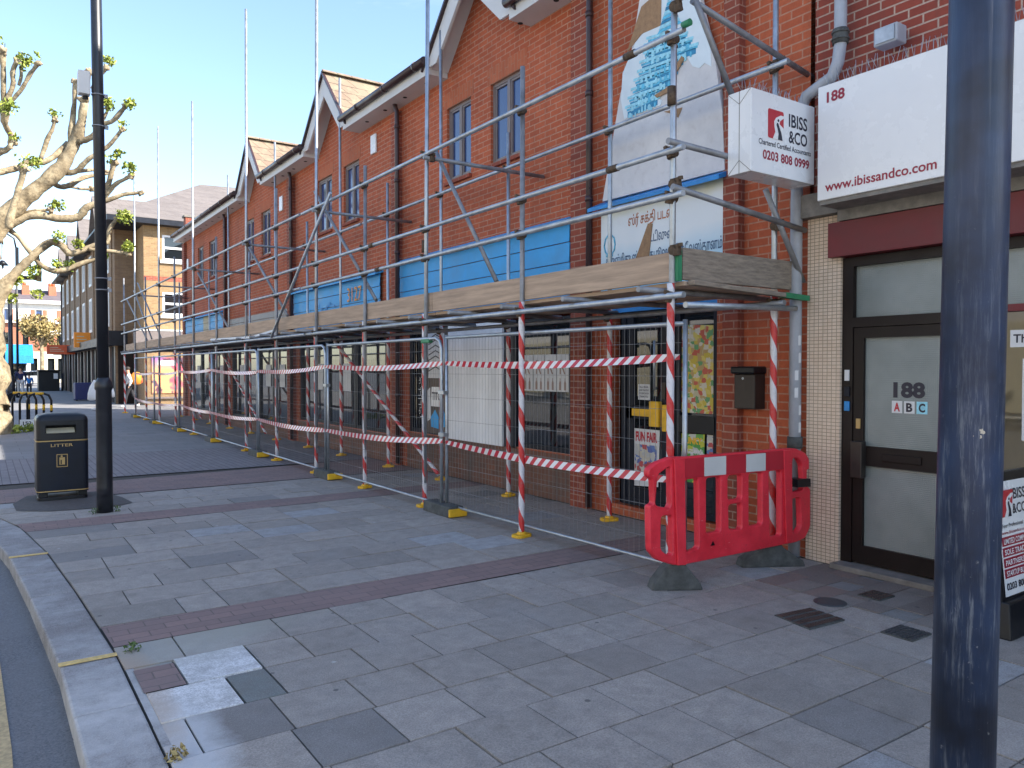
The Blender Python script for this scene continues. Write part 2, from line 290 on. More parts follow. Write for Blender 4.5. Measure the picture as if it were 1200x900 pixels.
# ------------------------------------------------------------------ mesh building
class MB:
    def __init__(s): s.bm = bmesh.new()
    def box(s, x0, x1, y0, y1, z0, z1):
        v = [s.bm.verts.new((x, y, z)) for x in (x0, x1) for y in (y0, y1) for z in (z0, z1)]
        for f in ((0, 1, 3, 2), (4, 6, 7, 5), (0, 4, 5, 1), (2, 3, 7, 6), (0, 2, 6, 4), (1, 5, 7, 3)): s.bm.faces.new([v[i] for i in f])
        return s
    def poly(s, pts):
        s.bm.faces.new([s.bm.verts.new(p) for p in pts]); return s
    def prism(s, pts, d):
        d = Vector(d); a = [s.bm.verts.new(p) for p in pts]; b = [s.bm.verts.new(Vector(p)+d) for p in pts]; n = len(a)
        s.bm.faces.new(a); s.bm.faces.new(b[::-1])
        for i in range(n): s.bm.faces.new([a[i], b[i], b[(i+1) % n], a[(i+1) % n]][::-1])
        return s
    def tube(s, p0, p1, r0, r1=None, seg=10, cap=True):
        p0 = Vector(p0); p1 = Vector(p1); r1 = r0 if r1 is None else r1
        d = (p1-p0).normalized(); u = d.orthogonal().normalized(); v = d.cross(u)
        A = []; B = []
        for i in range(seg):
            t = 2*math.pi*i/seg; q = u*math.cos(t)+v*math.sin(t)
            A.append(s.bm.verts.new(p0+q*r0)); B.append(s.bm.verts.new(p1+q*r1))
        for i in range(seg): s.bm.faces.new([A[i], A[(i+1) % seg], B[(i+1) % seg], B[i]]).smooth = True
        if cap: s.bm.faces.new(A[::-1]); s.bm.faces.new(B)
        return s
    def pipe(s, pts, rs, seg=10):
        """one skin swept through points with a radius each"""
        pts = [Vector(p) for p in pts]
        if isinstance(rs, (int, float)): rs = [rs]*len(pts)
        rings = []; u = None
        for i, p in enumerate(pts):
            d = (pts[min(i+1, len(pts)-1)]-pts[max(i-1, 0)]).normalized()
            if u is None: u = d.orthogonal().normalized()
            u = (u-d*u.dot(d)).normalized(); v = d.cross(u)
            rings.append([s.bm.verts.new(p+(u*math.cos(2*math.pi*k/seg)+v*math.sin(2*math.pi*k/seg))*rs[i]) for k in range(seg)])
        for a, b in zip(rings, rings[1:]):
            for k in range(seg): s.bm.faces.new([a[k], a[(k+1) % seg], b[(k+1) % seg], b[k]]).smooth = True
        s.bm.faces.new(rings[0][::-1]); s.bm.faces.new(rings[-1]); return s
    def lathe(s, c, prof, seg=24):
        c = Vector(c); rings = [[s.bm.verts.new(c+Vector((r*math.cos(2*math.pi*k/seg), r*math.sin(2*math.pi*k/seg), z))) for k in range(seg)] for r, z in prof]
        for a, b in zip(rings, rings[1:]):
            for k in range(seg): s.bm.faces.new([a[k], a[(k+1) % seg], b[(k+1) % seg], b[k]]).smooth = True
        s.bm.faces.new(rings[0][::-1]); s.bm.faces.new(rings[-1]); return s
    def wall(s, X, y0, y1, z0, z1, holes, depth=.1, axis='X'):
        """front sheet with reveals round each hole (hy0, hy1, hz0, hz1)"""
        ys = sorted({y0, y1, *[h[0] for h in holes], *[h[1] for h in holes]}); zs = sorted({z0, z1, *[h[2] for h in holes], *[h[3] for h in holes]})
        P = (lambda a, z, d=0: (X+d, a, z)) if axis == 'X' else (lambda a, z, d=0: (a, X+d, z))
        for a, b in zip(ys, ys[1:]):
            for c, d in zip(zs, zs[1:]):
                if any(h[0] <= a and b <= h[1] and h[2] <= c and d <= h[3] for h in holes): continue
                s.poly([P(a, c), P(b, c), P(b, d), P(a, d)])
        for a, b, c, d in holes:
            s.poly([P(a, c), P(a, c, depth), P(a, d, depth), P(a, d)]); s.poly([P(b, c), P(b, c, depth), P(b, d, depth), P(b, d)])
            s.poly([P(a, c), P(b, c), P(b, c, depth), P(a, c, depth)]); s.poly([P(a, d), P(b, d), P(b, d, depth), P(a, d, depth)])
        return s
    def build(s, name, mat, parent=None, bevel=0, loc=None, smooth=False, recalc=True):
        if recalc: bmesh.ops.recalc_face_normals(s.bm, faces=s.bm.faces)
        me = bpy.data.meshes.new(name)
        if loc is not None: bmesh.ops.translate(s.bm, verts=s.bm.verts, vec=-Vector(loc))
        s.bm.to_mesh(me); s.bm.free()
        if smooth:
            for p in me.polygons: p.use_smooth = True
        return link(name, me, mat, parent, bevel, loc)
def link(name, me, mat, parent=None, bevel=0, loc=None):
    for m in (mat if isinstance(mat, (list, tuple)) else [mat]): me.materials.append(m)
    o = bpy.data.objects.new(name, me); COL.objects.link(o)
    if loc is not None: o.location = loc
    setp(o, parent)
    if bevel:
        b = o.modifiers.new('bevel', 'BEVEL'); b.width = bevel; b.segments = 2; b.limit_method = 'ANGLE'; b.angle_limit = R(40)
    return o
def wm(o):
    m = Matrix.LocRotScale(o.location, o.rotation_euler, o.scale)
    return m if o.parent is None else wm(o.parent) @ o.matrix_parent_inverse @ m
def setp(o, parent):
    if parent is not None:
        o.parent = parent; o.matrix_parent_inverse = wm(parent).inverted()
def tag(o, label, cat, group=None):
    o['label'] = label; o['category'] = cat
    if group: o['group'] = group
    return o
def struct(o, kind='structure'): o['kind'] = kind; return o
def thing(name, label, cat, loc=(0, 0, 0), group=None):
    e = bpy.data.objects.new(name, None); COL.objects.link(e); e.location = loc; e.empty_display_size = .2
    return tag(e, label, cat, group)
def copy_tree(o, parent=None):
    kids = list(o.children)
    c = o.copy(); COL.objects.link(c)
    if parent is not None: c.parent = parent; c.matrix_parent_inverse = o.matrix_parent_inverse.copy()
    for k in kids: copy_tree(k, c)
    return c
def text(body, name, mat, parent, origin, right, up, height=None, width=None, bold=0, extrude=.001, align='LEFT'):
    """letters as a thin raised mesh; origin = baseline start, fitted to width / cap height"""
    cu = bpy.data.curves.new('t', 'FONT'); cu.body = body; cu.size = 1; cu.extrude = 0; cu.offset = bold; cu.resolution_u = 3
    ob = bpy.data.objects.new('t', cu); COL.objects.link(ob); dg = bpy.context.evaluated_depsgraph_get(); dg.update()
    me = bpy.data.meshes.new_from_object(ob.evaluated_get(dg)); bpy.data.objects.remove(ob); bpy.data.curves.remove(cu)
    xs = [v.co.x for v in me.vertices]; ys = [v.co.y for v in me.vertices]
    if not xs: return None
    x0, x1 = min(xs), max(xs); y0, y1 = min(ys), max(ys)
    sy = height/(y1-y0) if height else None; sx = width/(x1-x0) if width else None
    sx = sx or sy; sy = sy or sx
    rt = Vector(right).normalized(); u = Vector(up).normalized(); n = rt.cross(u)
    og = Vector(origin)
    off = x0 if align == 'LEFT' else (x0+x1)/2
    for v in me.vertices: v.co = og+rt*(v.co.x-off)*sx+u*(v.co.y-y0)*sy+n*extrude
    return link(name, me, mat, parent)
def flat(name, mat, parent, pts, n, t=.0015):
    """a printed sheet: polygon with slight thickness, raised along n"""
    n = Vector(n); return MB().prism([Vector(p) for p in pts], n*t).build(name, mat, parent)
def shape2d(outer, holes, depth, bevel, name, mat, parent, mtx):
    """sheet outline with holes, filled and bevelled, then placed by mtx"""
    cu = bpy.data.curves.new('c', 'CURVE'); cu.dimensions = '2D'; cu.fill_mode = 'BOTH'; cu.extrude = depth/2-bevel; cu.bevel_depth = bevel; cu.bevel_resolution = 1; cu.offset = -bevel
    for pts in [outer]+holes:
        sp = cu.splines.new('POLY'); sp.points.add(len(pts)-1); sp.use_cyclic_u = True
        for p, q in zip(sp.points, pts): p.co = (q[0], q[1], 0, 1)
    ob = bpy.data.objects.new('c', cu); COL.objects.link(ob); dg = bpy.context.evaluated_depsgraph_get(); dg.update()
    me = bpy.data.meshes.new_from_object(ob.evaluated_get(dg)); bpy.data.objects.remove(ob); bpy.data.curves.remove(cu)
    me.transform(mtx); return link(name, me, mat, parent)
def rounded(pts, r, n=4):
    out = []; N = len(pts)
    for i in range(N):
        p = Vector(pts[i]); a = Vector(pts[i-1])-p; b = Vector(pts[(i+1) % N])-p
        rr = min(r, a.length*.45, b.length*.45); p0 = p+a.normalized()*rr; p1 = p+b.normalized()*rr
        for k in range(n+1):
            t = k/n; out.append((1-t)**2*p0+2*t*(1-t)*p+t*t*p1)
    return out
def leaves(name, mat, parent, spots, size, rnd, up=.3):
    """many small bent leaf faces; spots = (centre, radius, count)"""
    bm = bmesh.new(); ly = bm.loops.layers.float_color.new('tone')
    for c, rad, n in spots:
        for _ in range(n):
            d = Vector((rnd.gauss(0, 1), rnd.gauss(0, 1), rnd.gauss(up, 1))).normalized()*rad*rnd.random()**.5
            p = Vector(c)+d; a = Vector((rnd.gauss(0, 1), rnd.gauss(0, 1), rnd.gauss(.3, 1))).normalized(); b = a.orthogonal().normalized()
            b.rotate(Matrix.Rotation(rnd.random()*6.28, 3, a)); s_ = size*rnd.uniform(.6, 1.3); nn = a.cross(b)
            q = [p-a*s_, p-b*s_*.6+nn*s_*.2, p+a*s_, p+b*s_*.6+nn*s_*.2]
            f = bm.faces.new([bm.verts.new(x) for x in q]); t = rnd.random()
            for lp in f.loops: lp[ly] = (t, t, t, 1)
    me = bpy.data.meshes.new(name); bm.to_mesh(me); bm.free()
    return link(name, me, mat, parent)
# ================================================================== GROUND
zR = -.11
KO = [(.36, -3), (.335, 3.4), (.33, 4.9), (.26, 6.5), (.17, 8.0), (.02, 9.4), (-.35, 11.0), (-1.1, 12.6), (-3.0, 14.2), (-9, 15.2)]
struct(MB().poly([(-400, -60, zR), (900, -60, zR), (900, 900, zR), (-400, 900, zR)]).build('road', M['road']))
# pavement body below the slabs (also the bed seen in the joints)
def offs(P, d):
    out = []
    for i, p in enumerate(P):
        a = Vector(P[max(i-1, 0)]); b = Vector(P[min(i+1, len(P)-1)]); t = (b-a).normalized(); n = Vector((t.y, -t.x)); out.append(Vector(p)+n*d)
    return out
KI = offs(KO, .29)
bed = MB(); n = len(KI)
edge = [(p.x, p.y) for p in KI]
bed.prism([(x, y, -.012) for x, y in edge]+[(-9, 100, -.012), (30, 100, -.012), (30, -3, -.012)], (0, 0, -.25))
struct(bed.build('pavement_bed', M['joint']))
# kerb stones
kb = MB(); KO2 = []
for a, b in zip(KO, KO[1:]):
    L = (Vector(b)-Vector(a)).length; m = max(1, round(L/.95))
    for i in range(m): KO2.append(Vector(a)+(Vector(b)-Vector(a))*i/m)
KO2.append(Vector(KO[-1])); KI2 = offs(KO2, .286)
for i in range(len(KO2)-1):
    g = .004; a, b, c, d = KO2[i], KO2[i+1], KI2[i+1], KI2[i]; t = (b-a).normalized()*g
    zz = random.uniform(-.002, .003)
    kb.prism([(a.x+t.x, a.y+t.y, zz), (b.x-t.x, b.y-t.y, zz), (c.x-t.x, c.y-t.y, zz), (d.x+t.x, d.y+t.y, zz)], (0, 0, -.22))
struct(kb.build('kerb', M['kerb'], bevel=.014))
def kerbx(y, P):
    for a, b in zip(P, P[1:]):
        if a[1] <= y <= b[1]: t = (y-a[1])/(b[1]-a[1]); return a[0]+(b[0]-a[0])*t
    return P[-1][0]
# slabs with gaps, each with its own tone
def in_ped(x, y): return x > kerbx(y, edge)+.01
sb = bmesh.new(); ly = sb.loops.layers.float_color.new('tone'); rs = random.Random(4)
def slab(x0, x1, y0, y1, c, g=.0048, z=None):
    z = rs.uniform(-.0025, .003) if z is None else z
    k0 = max(kerbx(y0, edge), x0) ; k1 = max(kerbx(y1, edge), x0)
    if x1-max(k0, k1) < .05: return
    tx, ty = rs.uniform(-.002, .002), rs.uniform(-.002, .002)
    P = [(k0+g, y0+g), (x1-g, y0+g), (x1-g, y1-g), (k1+g, y1-g)]
    top = [sb.verts.new((x, y, z+tx*(i in (1, 2))+ty*(i > 1))) for i, (x, y) in enumerate(P)]
    low = [sb.verts.new((x, y, -.03)) for x, y in P]
    fs = [sb.faces.new(top)]+[sb.faces.new([low[i], low[(i+1) % 4], top[(i+1) % 4], top[i]]) for i in range(4)]
    for f in fs:
        for lp in f.loops: lp[ly] = (*c, 1)
def tone():
    t = rs.gauss(.33, .03); r = rs.random()
    if r < .06: return (t*.72, t*.66, t*.62)
    if r < .12: return (t*1.25, t*1.25, t*1.27)
    return (t*1.15, t*1.01, t*.89)
XR = 5.86
def row(y0, y1, L, off):
    cy = (y0+y1)/2; k = max(kerbx(y0, edge), kerbx(y1, edge))
    lo = 1.262 if 3.84 < cy < 4.64 else min(kerbx(y0, edge), kerbx(y1, edge))-.01; hi = 4.95 if 2.23 < cy < 3.84 else XR
    k = max(k, lo); x = .55-off*L
    while x+L < k+.12: x += L
    x0 = lo
    while x < hi:
        l2 = L if rs.random() > .08 else L*rs.choice((.5, 1.5))
        x1 = x+l2; x = x1
        if x1-k < .12: continue
        if hi-x1 < .1: x1 = hi; x = hi
        slab(x0, x1, y0, y1, tone()); x0 = x1
y = 3.84-.403*14; i = 0
while y < 5.0:
    row(y, y+.403, .40 if y > -1 else .6, (.5 if i % 2 else 0)+rs.uniform(-.08, .08)); y += .403; i += 1
y = 5.50; i = 0
while y < 9.1:
    row(y, y+.405, .565, .5 if i % 2 else 0); y += .405; i += 1
y = 9.66
while y < 11.1:
    row(y, y+.385, .565, .5 if i % 2 else 0); y += .385; i += 1
# the renewed pale slabs by the kerb
slab(.865, 1.255, 4.235, 4.645, (.80, .80, .80), z=.004); slab(.66, 1.045, 3.835, 4.232, (.88, .87, .86), z=.004)
slab(1.05, 1.258, 3.835, 4.232, (.18, .2, .19)); slab(.5, .655, 4.235, 4.645, (.19, .15, .12)); slab(.5, .655, 3.835, 4.232, (.22, .2, .17)); slab(.655, .862, 4.592, 4.645, (.2, .2, .19))
# patched strip in front of the office door
yy = 2.229
while yy < 3.80:
    xx = 4.955
    while xx < 5.8:
        s_ = rs.choice((.21, .32, .42)); c = rs.choice([(.25, .17, .14), (.27, .23, .20), (.24, .24, .235), (.20, .16, .14)])
        s_ = 5.86-xx if xx+s_ > 5.76 else s_; slab(xx, xx+s_, yy, yy+.2013, c, g=.0025); xx += s_
    yy += .2014
bmesh.ops.recalc_face_normals(sb, faces=sb.faces)
me = bpy.data.meshes.new('pavement_slabs'); sb.to_mesh(me); sb.free(); struct(link('pavement', me, M['slab'], None))
def sheet(name, mat, pts, z): return struct(MB().poly([(*p, z) for p in pts]).build(name, mat))
sheet('brick_band', M['bandbrick'], [(kerbx(5.1, edge)+.006, 5.055), (5.86, 5.055), (5.86, 5.492), (kerbx(5.5, edge)+.006, 5.492)], .001)
sheet('brick_band', M['bandbrick'], [(kerbx(9.15, edge), 9.152), (5.86, 9.152), (5.86, 9.65), (kerbx(9.6, edge), 9.65)], .001)
sheet('brick_band', M['bandbrick'], [(kerbx(11.3, edge), 11.25), (5.86, 11.25), (5.86, 13.05), (kerbx(12.4, edge), 12.4), (kerbx(12.1, edge), 12.1)], .001)
sheet('block_paving', M['blockpave'], [(-2.0, 13.06), (5.86, 13.06), (5.86, 16.6), (-9, 16.6), (-9, 15.3), (-3, 14.4)], .001)
sheet('far_pavement', M['farslab'], [(-9, 16.605), (30, 16.605), (30, 100), (-9, 100)], .001)
sheet('dusty_strip', M['kerb'], [(kerbx(3.83, edge)+.004, 3.6), (.664, 3.6), (.664, 4.646), (kerbx(4.6, edge)+.004, 4.646)], -.002)
sheet('small_brick_patch', M['bandbrick'], [(.655, 4.24), (.858, 4.24), (.858, 4.59), (.655, 4.59)], .004)
for yk in (4.91, 7.97, 11.35):
    a = Vector((kerbx(yk, KO), yk)); b = Vector((kerbx(yk, edge), yk)); 
    t = .028
    struct(MB().prism([(a.x-.004, yk-t, .0075), (b.x-.002, yk-t*.8, .0075), (b.x-.002, yk+t, .0075), (a.x-.004, yk+t, .0075)], (0, 0, -.004)).build('yellow_kerb_mark', M['yellowpaint']))
sheet('yellow_road_line', M['tanline'], [(-.01, -3), (.09, -3), (.09, 4.2), (.062, 5.6), (-.038, 5.6), (-.01, 4.2)], zR+.004)
sheet('asphalt_patch', M['asphaltp'], [(.30, 10.55), (.62, 10.3), (1.25, 10.2), (1.5, 10.4), (1.45, 10.9), (1.3, 11.6), (.45, 11.7), (.28, 11.1)], .006)
# ================================================================== BRICK PARADE
FX = 5.9
def downpipe(parent, y, z1, x=None, r=.038):
    x = x or FX-.14
    p = MB(); p.pipe([(x, y, .05), (x, y, z1-.25), (x-.02, y+.05, z1-.1), (x-.06, y+.12, z1)], r, 10)
    for z in (1.2, 2.4, 3.6, 4.8, 5.7): p.tube((x, y, z-.03), (x, y, z+.03), r+.01, seg=10)
    return p.build('downpipe', M['browngutter'], parent)
bld = thing('brick_shop_parade', 'long orange brick shop building with gables, behind the scaffold and boarded with blue panels', 'building', (FX, 16, 0))
PIERS = [(6.90, 7.20), (11.86, 12.10), (17.27, 17.60), (23.0, 23.35), (28.55, 28.90)]
WIN = [(8.29, 9.09), (9.62, 10.32), (13.66, 14.41), (15.03, 15.86), (19.1, 19.85), (20.5, 21.3), (24.6, 25.35), (26.1, 26.85)]
WZ = (4.50, 5.62)
SHOP = [(5.04, 6.55, .12, 2.36), (7.30, 11.62, .60, 2.36), (12.5, 17.05, .5, 2.36), (17.9, 22.8, .3, 2.36), (23.6, 28.2, .3, 2.36)]
wl = MB(); wl.wall(FX, 4.03, 28.9, 0, 6.22, [(a, b, WZ[0], WZ[1]) for a, b in WIN]+[(a, b, c, d) for a, b, c, d in SHOP], .12)
GAB = [(9.25, 8.13, 10.30), (14.60, 13.60, 15.75), (19.80, 18.80, 20.85)]
GH = 7.42
for c, a, b in GAB: wl.poly([(FX, a+.0, 6.22), (FX, b, 6.22), (FX, c, GH-.1)])
# end wall and back
wl.poly([(FX, 28.9, 0), (9.6, 28.9, 0), (9.6, 28.9, 7.6), (7.75, 28.9, 7.7), (FX, 28.9, 6.22)]); wl.poly([(9.6, 4.03, 0), (9.6, 28.9, 0), (9.6, 28.9, 7.6), (9.6, 4.03, 7.6)])
wl.build('wall', M['brick'], bld)
MB().box(FX+.5, FX+.52, 4.1, 28.8, 0, 2.36).build('interior', M['darkint'], bld)
pl = MB()
for a, b, c, d in SHOP[1:]: pl.box(FX-.012, FX+.001, a-.05, b+.05, 0, c-.02)
pl.build('plinth', M['plinthbrick'], bld)
for (a, b) in PIERS+[(4.72, 4.90)]:
    MB().box(FX-.09, FX+.01, a, b, 0, 6.02).build('pier', M['pierbrick'], bld)
for a, b in PIERS[:-1]: downpipe(bld, a-.10, 6.2)
MB().box(5.95, 6.42, 28.93, 29.25, 5.9, 7.0).build('parapet', M['pierbrick'], bld); MB().box(5.9, 6.47, 28.9, 29.3, 7.003, 7.07).build('parapet_cap', M['concrete'], bld)
# main roof, soffit, fascia, gutter between the gables
def segs():
    cuts = [4.03]+[v for c, a, b in GAB for v in (a, b)]+[29.0]
    return [(cuts[i], cuts[i+1]) for i in range(0, len(cuts), 2)]
rf = MB(); EX = 5.55
rf.poly([(7.75, 4.03, 7.726), (7.75, 29.0, 7.726), (9.6, 29.0, 8.9), (9.6, 4.03, 8.9)])
for a, b in segs(): rf.poly([(EX, a, 6.33), (EX, b, 6.33), (7.75, b, 7.726), (7.75, a, 7.726)]); rf.poly([(9.6, 4.03, 8.9), (9.6, 29, 8.9), (9.6, 29, 7.3), (9.6, 4.03, 7.3)])
rf.build('roof', M['slateroof'], bld)
for a, b in segs():
    e = MB().box(EX+.005, FX-.002, a, b, 6.08, 6.24).build('soffit', M['white'], bld)
    y = a+.35
    while y < b: MB().tube((FX-.17, y, 6.076), (FX-.17, y, 6.09), .035, seg=12).build('soffit_vent', M['darkint'], e); y += .75
    g = MB(); g.pipe([(EX-.05, a, 6.27), (EX-.05, b, 6.27)], .06, 10); y = a+.3
    while y < b: g.tube((EX-.05, y-.03, 6.27), (EX-.05, y+.03, 6.27), .068, seg=10); y += 1.1
    g.build('gutter', M['browngutter'], bld)
for c, a, b in GAB:
    rg = MB(); X0 = 5.57; ov = .10
    z0 = 6.22
    for yy_ in (a, b):
        s_ = 1 if yy_ > c else -1
        # barge board: wide pale plank on the slope, with thickness
        p = [(X0, c, GH), (X0, yy_+s_*ov, z0-.05), (X0, yy_+s_*(ov-.33), z0-.05), (X0, c, GH-.42)]
        MB().prism(p, (.04, 0, 0)).build('barge_board', M['white'], bld)
        # soffit between barge board and wall
        MB().prism([(X0+.041, c, GH-.10), (X0+.041, yy_+s_*(ov-.08), z0-.05), (X0+.041, yy_+s_*(ov-.12), z0-.06), (X0+.041, c, GH-.14)], (.29, 0, 0)).build('gable_soffit', M['white'], bld)
        r2 = MB().prism([(X0-.05, c, GH+.06), (X0-.05, yy_+s_*(ov+.05), z0-.02), (X0-.05, yy_+s_*(ov+.05), z0-.075), (X0-.05, c, GH+.005)], (.05, 0, 0)).build('gable_edge', M['browngutter'], bld)
        back = X0+ (GH-6.33)/.6346+.3
        MB().prism([(X0+.002, c, GH+.04), (X0+.002, yy_+s_*(ov+.03), z0-.03), (X0+.002, yy_+s_*(ov+.03), z0-.06), (X0+.002, c, GH+.005)], (back-X0, 0, 0)).build('gable_roof', M['rooftile'], bld)
    rd = MB(); x = X0-.03
    while x < back-.1: rd.prism([(x, c-.09, GH+.03), (x, c, GH+.10), (x, c+.09, GH+.03)], (.29, 0, 0)); x += .3
    rd.build('ridge_tiles', M['rooftile'], bld)
def casement(parent, a, b, z0, z1, X=FX+.07, fm='frame', gm='glassblue', t=.045, mull=True):
    f = MB()
    f.box(X-.03, X+.03, a, b, z0, z0+t).box(X-.03, X+.03, a, b, z1-t, z1).box(X-.03, X+.03, a, a+t, z0+t, z1-t).box(X-.03, X+.03, b-t, b, z0+t, z1-t)
    c = (a+b)/2
    if mull: f.box(X-.032, X+.03, c-.03, c+.03, z0+t, z1-t)
    for u, v in (((a+t, c-.03), (c+.03, b-t)) if mull else ((a+t, b-t),)):
        s_ = .03; f.box(X-.02, X+.02, u, v, z0+t, z0+t+s_).box(X-.02, X+.02, u, v, z1-t-s_, z1-t).box(X-.02, X+.02, u, u+s_, z0+t+s_, z1-t-s_).box(X-.02, X+.02, v-s_, v, z0+t+s_, z1-t-s_)
    w_ = f.build('window', M[fm], parent)
    MB().box(X+.004, X+.012, a+t, b-t, z0+t, z1-t).build('pane', M[gm], w_)
    return w_
for a, b in WIN:
    w_ = casement(bld, a, b, *WZ)
    MB().box(FX-.05, FX+.06, a-.03, b+.03, WZ[0]-.055, WZ[0]-.002).build('sill', M['pierbrick'], w_)
    MB().box(FX-.004, FX+.01, a-.08, b+.08, WZ[1]+.005, WZ[1]+.235).build('lintel', M['soldier'], w_)
for y0, z0 in ((12.85, 5.55), (18.1, 5.4), (28.2, 5.1)):
    MB().box(FX-.035, FX, y0, y0+.22, z0, z0+.34).build('alarm_box', M['whiteclean'], bld, bevel=.01)
# blue boarding over the shop fascias (separate boards with lap shadow lines)
def boarding(y0, y1, z0, z1, mat='blue', n=4):
    f = MB(); h = (z1-z0)/n
    for i in range(n): f.prism([(FX-.06, y0, z0+i*h+.006), (FX-.072, y0, z0+i*h+.006), (FX-.062, y0, z0+(i+1)*h-.002), (FX-.05, y0, z0+(i+1)*h-.002)], (0, y1-y0, 0))
    return f.build('fascia_board', M[mat], bld)
def cap(y0, y1, z, mat='bluetrim'): return MB().prism([(FX-.16, y0, z), (FX, y0, z+.07), (FX, y0, z+.02), (FX-.16, y0, z-.03)], (0, y1-y0, 0)).build('fascia_cap', M[mat], bld)
boarding(7.25, 11.82, 2.45, 3.42); cap(7.22, 11.84, 3.43, 'blue')
fb2 = boarding(12.62, 17.22, 2.45, 3.34); cap(12.6, 17.24, 3.35, 'blue')
boarding(17.65, 22.95, 2.45, 3.05, 'frame'); boarding(23.4, 25.1, 2.45, 3.3, 'blue'); boarding(25.1, 25.9, 2.45, 3.3, 'cream'); boarding(25.9, 28.5, 2.45, 3.3, 'blue'); cap(23.4, 28.5, 3.32, 'blue')
pn = at(407, 359, X=FX-.085); p1 = at(422, 355, X=FX-.085)
M['num'] = plain('orange_numerals', (.75, .30, .04), .5)
tx = text('3127', 'shop_number', M['num'], bld, (FX-.09, pn.y, 2.93), (0, -1, 0), (0, 0, 1), height=.27, width=(pn.y-p1.y)*1.1, bold=.0, extrude=0)
tx.location.x = 0; sm_ = tx.modifiers.new('s', 'SOLIDIFY'); sm_.thickness = .004
# faint torn blue script left of the number
gr = MB(); rg_ = random.Random(3)
for i in range(15):
    y0 = 15.9-i*.085; z0 = 2.75+rg_.uniform(-.03, .22); gr.box(FX-.0765, FX-.074, y0, y0+rg_.uniform(.02, .12), z0, z0+rg_.uniform(.02, .09))
gr.build('torn_lettering', M['bluetrim'], bld)
# shop fronts ----------------------------------------------------------
def rect_frame(f, X, a, b, z0, z1, t=.06, d=.04):
    f.box(X-d, X+d, a, b, z0, z0+t).box(X-d, X+d, a, b, z1-t, z1).box(X-d, X+d, a, a+t, z0+t, z1-t).box(X-d, X+d, b-t, b, z0+t, z1-t)
SX = FX+.06
def shopwin(a, b, z0, z1, gm='glass', fm='navy', name='shop_window'):
    f = MB(); rect_frame(f, SX, a, b, z0, z1); o = f.build(name, M[fm], bld)
    MB().box(SX, SX+.01, a+.055, b-.055, z0+.055, z1-.055).build('pane', M[gm], o); return o
# bay 0: door and poster window
M['poster1'] = posterart('colourful_event_posters', [(.55, .42, .05), (.62, .5, .12), (.5, .1, .06), (.12, .3, .12), (.6, .55, .45), (.45, .3, .12), (.5, .45, .3)], 24)
d0 = MB(); rect_frame(d0, SX, 5.62, 6.42, .14, 2.34, .07); d0.box(SX-.03, SX+.03, 5.69, 6.35, 1.10, 1.24).box(SX-.03, SX+.03, 5.69, 5.80, .2, 2.27).box(SX-.03, SX+.03, 6.24, 6.35, .2, 2.27).box(SX-.03, SX+.03, 5.8, 6.24, .2, .34)
door0 = d0.build('shop_door', M['navy'], bld); MB().box(SX, SX+.01, 5.7, 6.34, .3, 2.26).build('pane', M['glass'], door0)
MB().box(SX-.045, SX-.031, 5.98, 6.25, 1.13, 1.21).build('letter_plate', M['yellowpl'], door0, bevel=.004)
MB().tube((SX-.09, 5.86, 1.42), (SX-.09, 5.86, 1.95), .012).build('handle', M['galv'], door0)
MB().box(SX-.09, SX-.03, 5.80, 5.94, 1.03, 1.30).build('lock_box', M['yellowpl'], door0, bevel=.008); MB().box(SX-.09, SX-.03, 5.655, 5.75, .99, 1.27).build('lock_box', M['yellowpl'], door0, bevel=.008)
MB().box(SX-.07, SX-.03, 5.72, 5.78, 1.33, 1.5).build('keypad', M['letterbox'], door0)
def note(parent, y0, y1, z0, z1, X, mat, lines, tm, name='notice'):
    o = flat(name, mat, parent, [(X, y0, z0), (X, y1, z0), (X, y1, z1), (X, y0, z1)], (-1, 0, 0), .002)
    for body, zz, hh, ww in lines:
        text(body, name+'_lettering', tm, o, (X-.0035, (y0+y1)/2, zz), (0, -1, 0), (0, 0, 1), height=hh, width=ww, bold=.02, extrude=0, align='CENTER')
    return o
note(door0, 6.0, 6.18, 1.31, 1.48, SX-.012, M['paper'], [('ALL MAIL', 1.44, .02, .14), ('AND PARCELS', 1.405, .02, .15), ('TO SIDE DOOR', 1.37, .02, .15), ('THANK YOU', 1.335, .02, .13)], M['darktext'])
M['fair'] = posterart('fair_poster_ink', [(.10, .14, .40), (.50, .08, .08), (.5, .5, .48), (.55, .5, .4), (.12, .2, .45), (.6, .58, .5)], 22)
fp = flat('fair_poster', M['paper'], door0, [(SX-.012, y, z) for y, z in ((5.87, .38), (6.27, .35), (6.24, .99), (5.85, .99))], (-1, 0, 0), .002)
flat('poster_picture', M['fair'], fp, [(SX-.0155, y, z) for y, z in ((5.9, .52), (6.23, .52), (6.22, .82), (5.89, .82))], (-1, 0, 0), .001)
text('FUN FAIR', 'poster_title', M['redvinyl'], fp, (SX-.016, 6.05, .85), (0, -1, 0), (0, 0, 1), height=.11, width=.33, bold=.05, extrude=0, align='CENTER')
text('SUNDAY MARCH', 'poster_line', M['bluetrim'], fp, (SX-.016, 6.06, .45), (0, -1, 0), (0, 0, 1), height=.04, width=.31, bold=.04, extrude=0, align='CENTER')
w0 = shopwin(5.04, 5.60, .14, 2.34); MB().box(SX-.05, SX+.03, 5.08, 5.56, 1.0, 1.17).build('mid_rail', M['black'], w0)
flat('window_posters', M['poster1'], w0, [(SX-.012, y, z) for y, z in ((5.1, 1.2), (5.54, 1.2), (5.54, 2.1), (5.1, 2.08))], (-1, 0, 0), .002)
M['greenposter'] = posterart('green_offer_ink', [(.08, .32, .06), (.5, .52, .05), (.15, .4, .08), (.55, .55, .5)], 16)
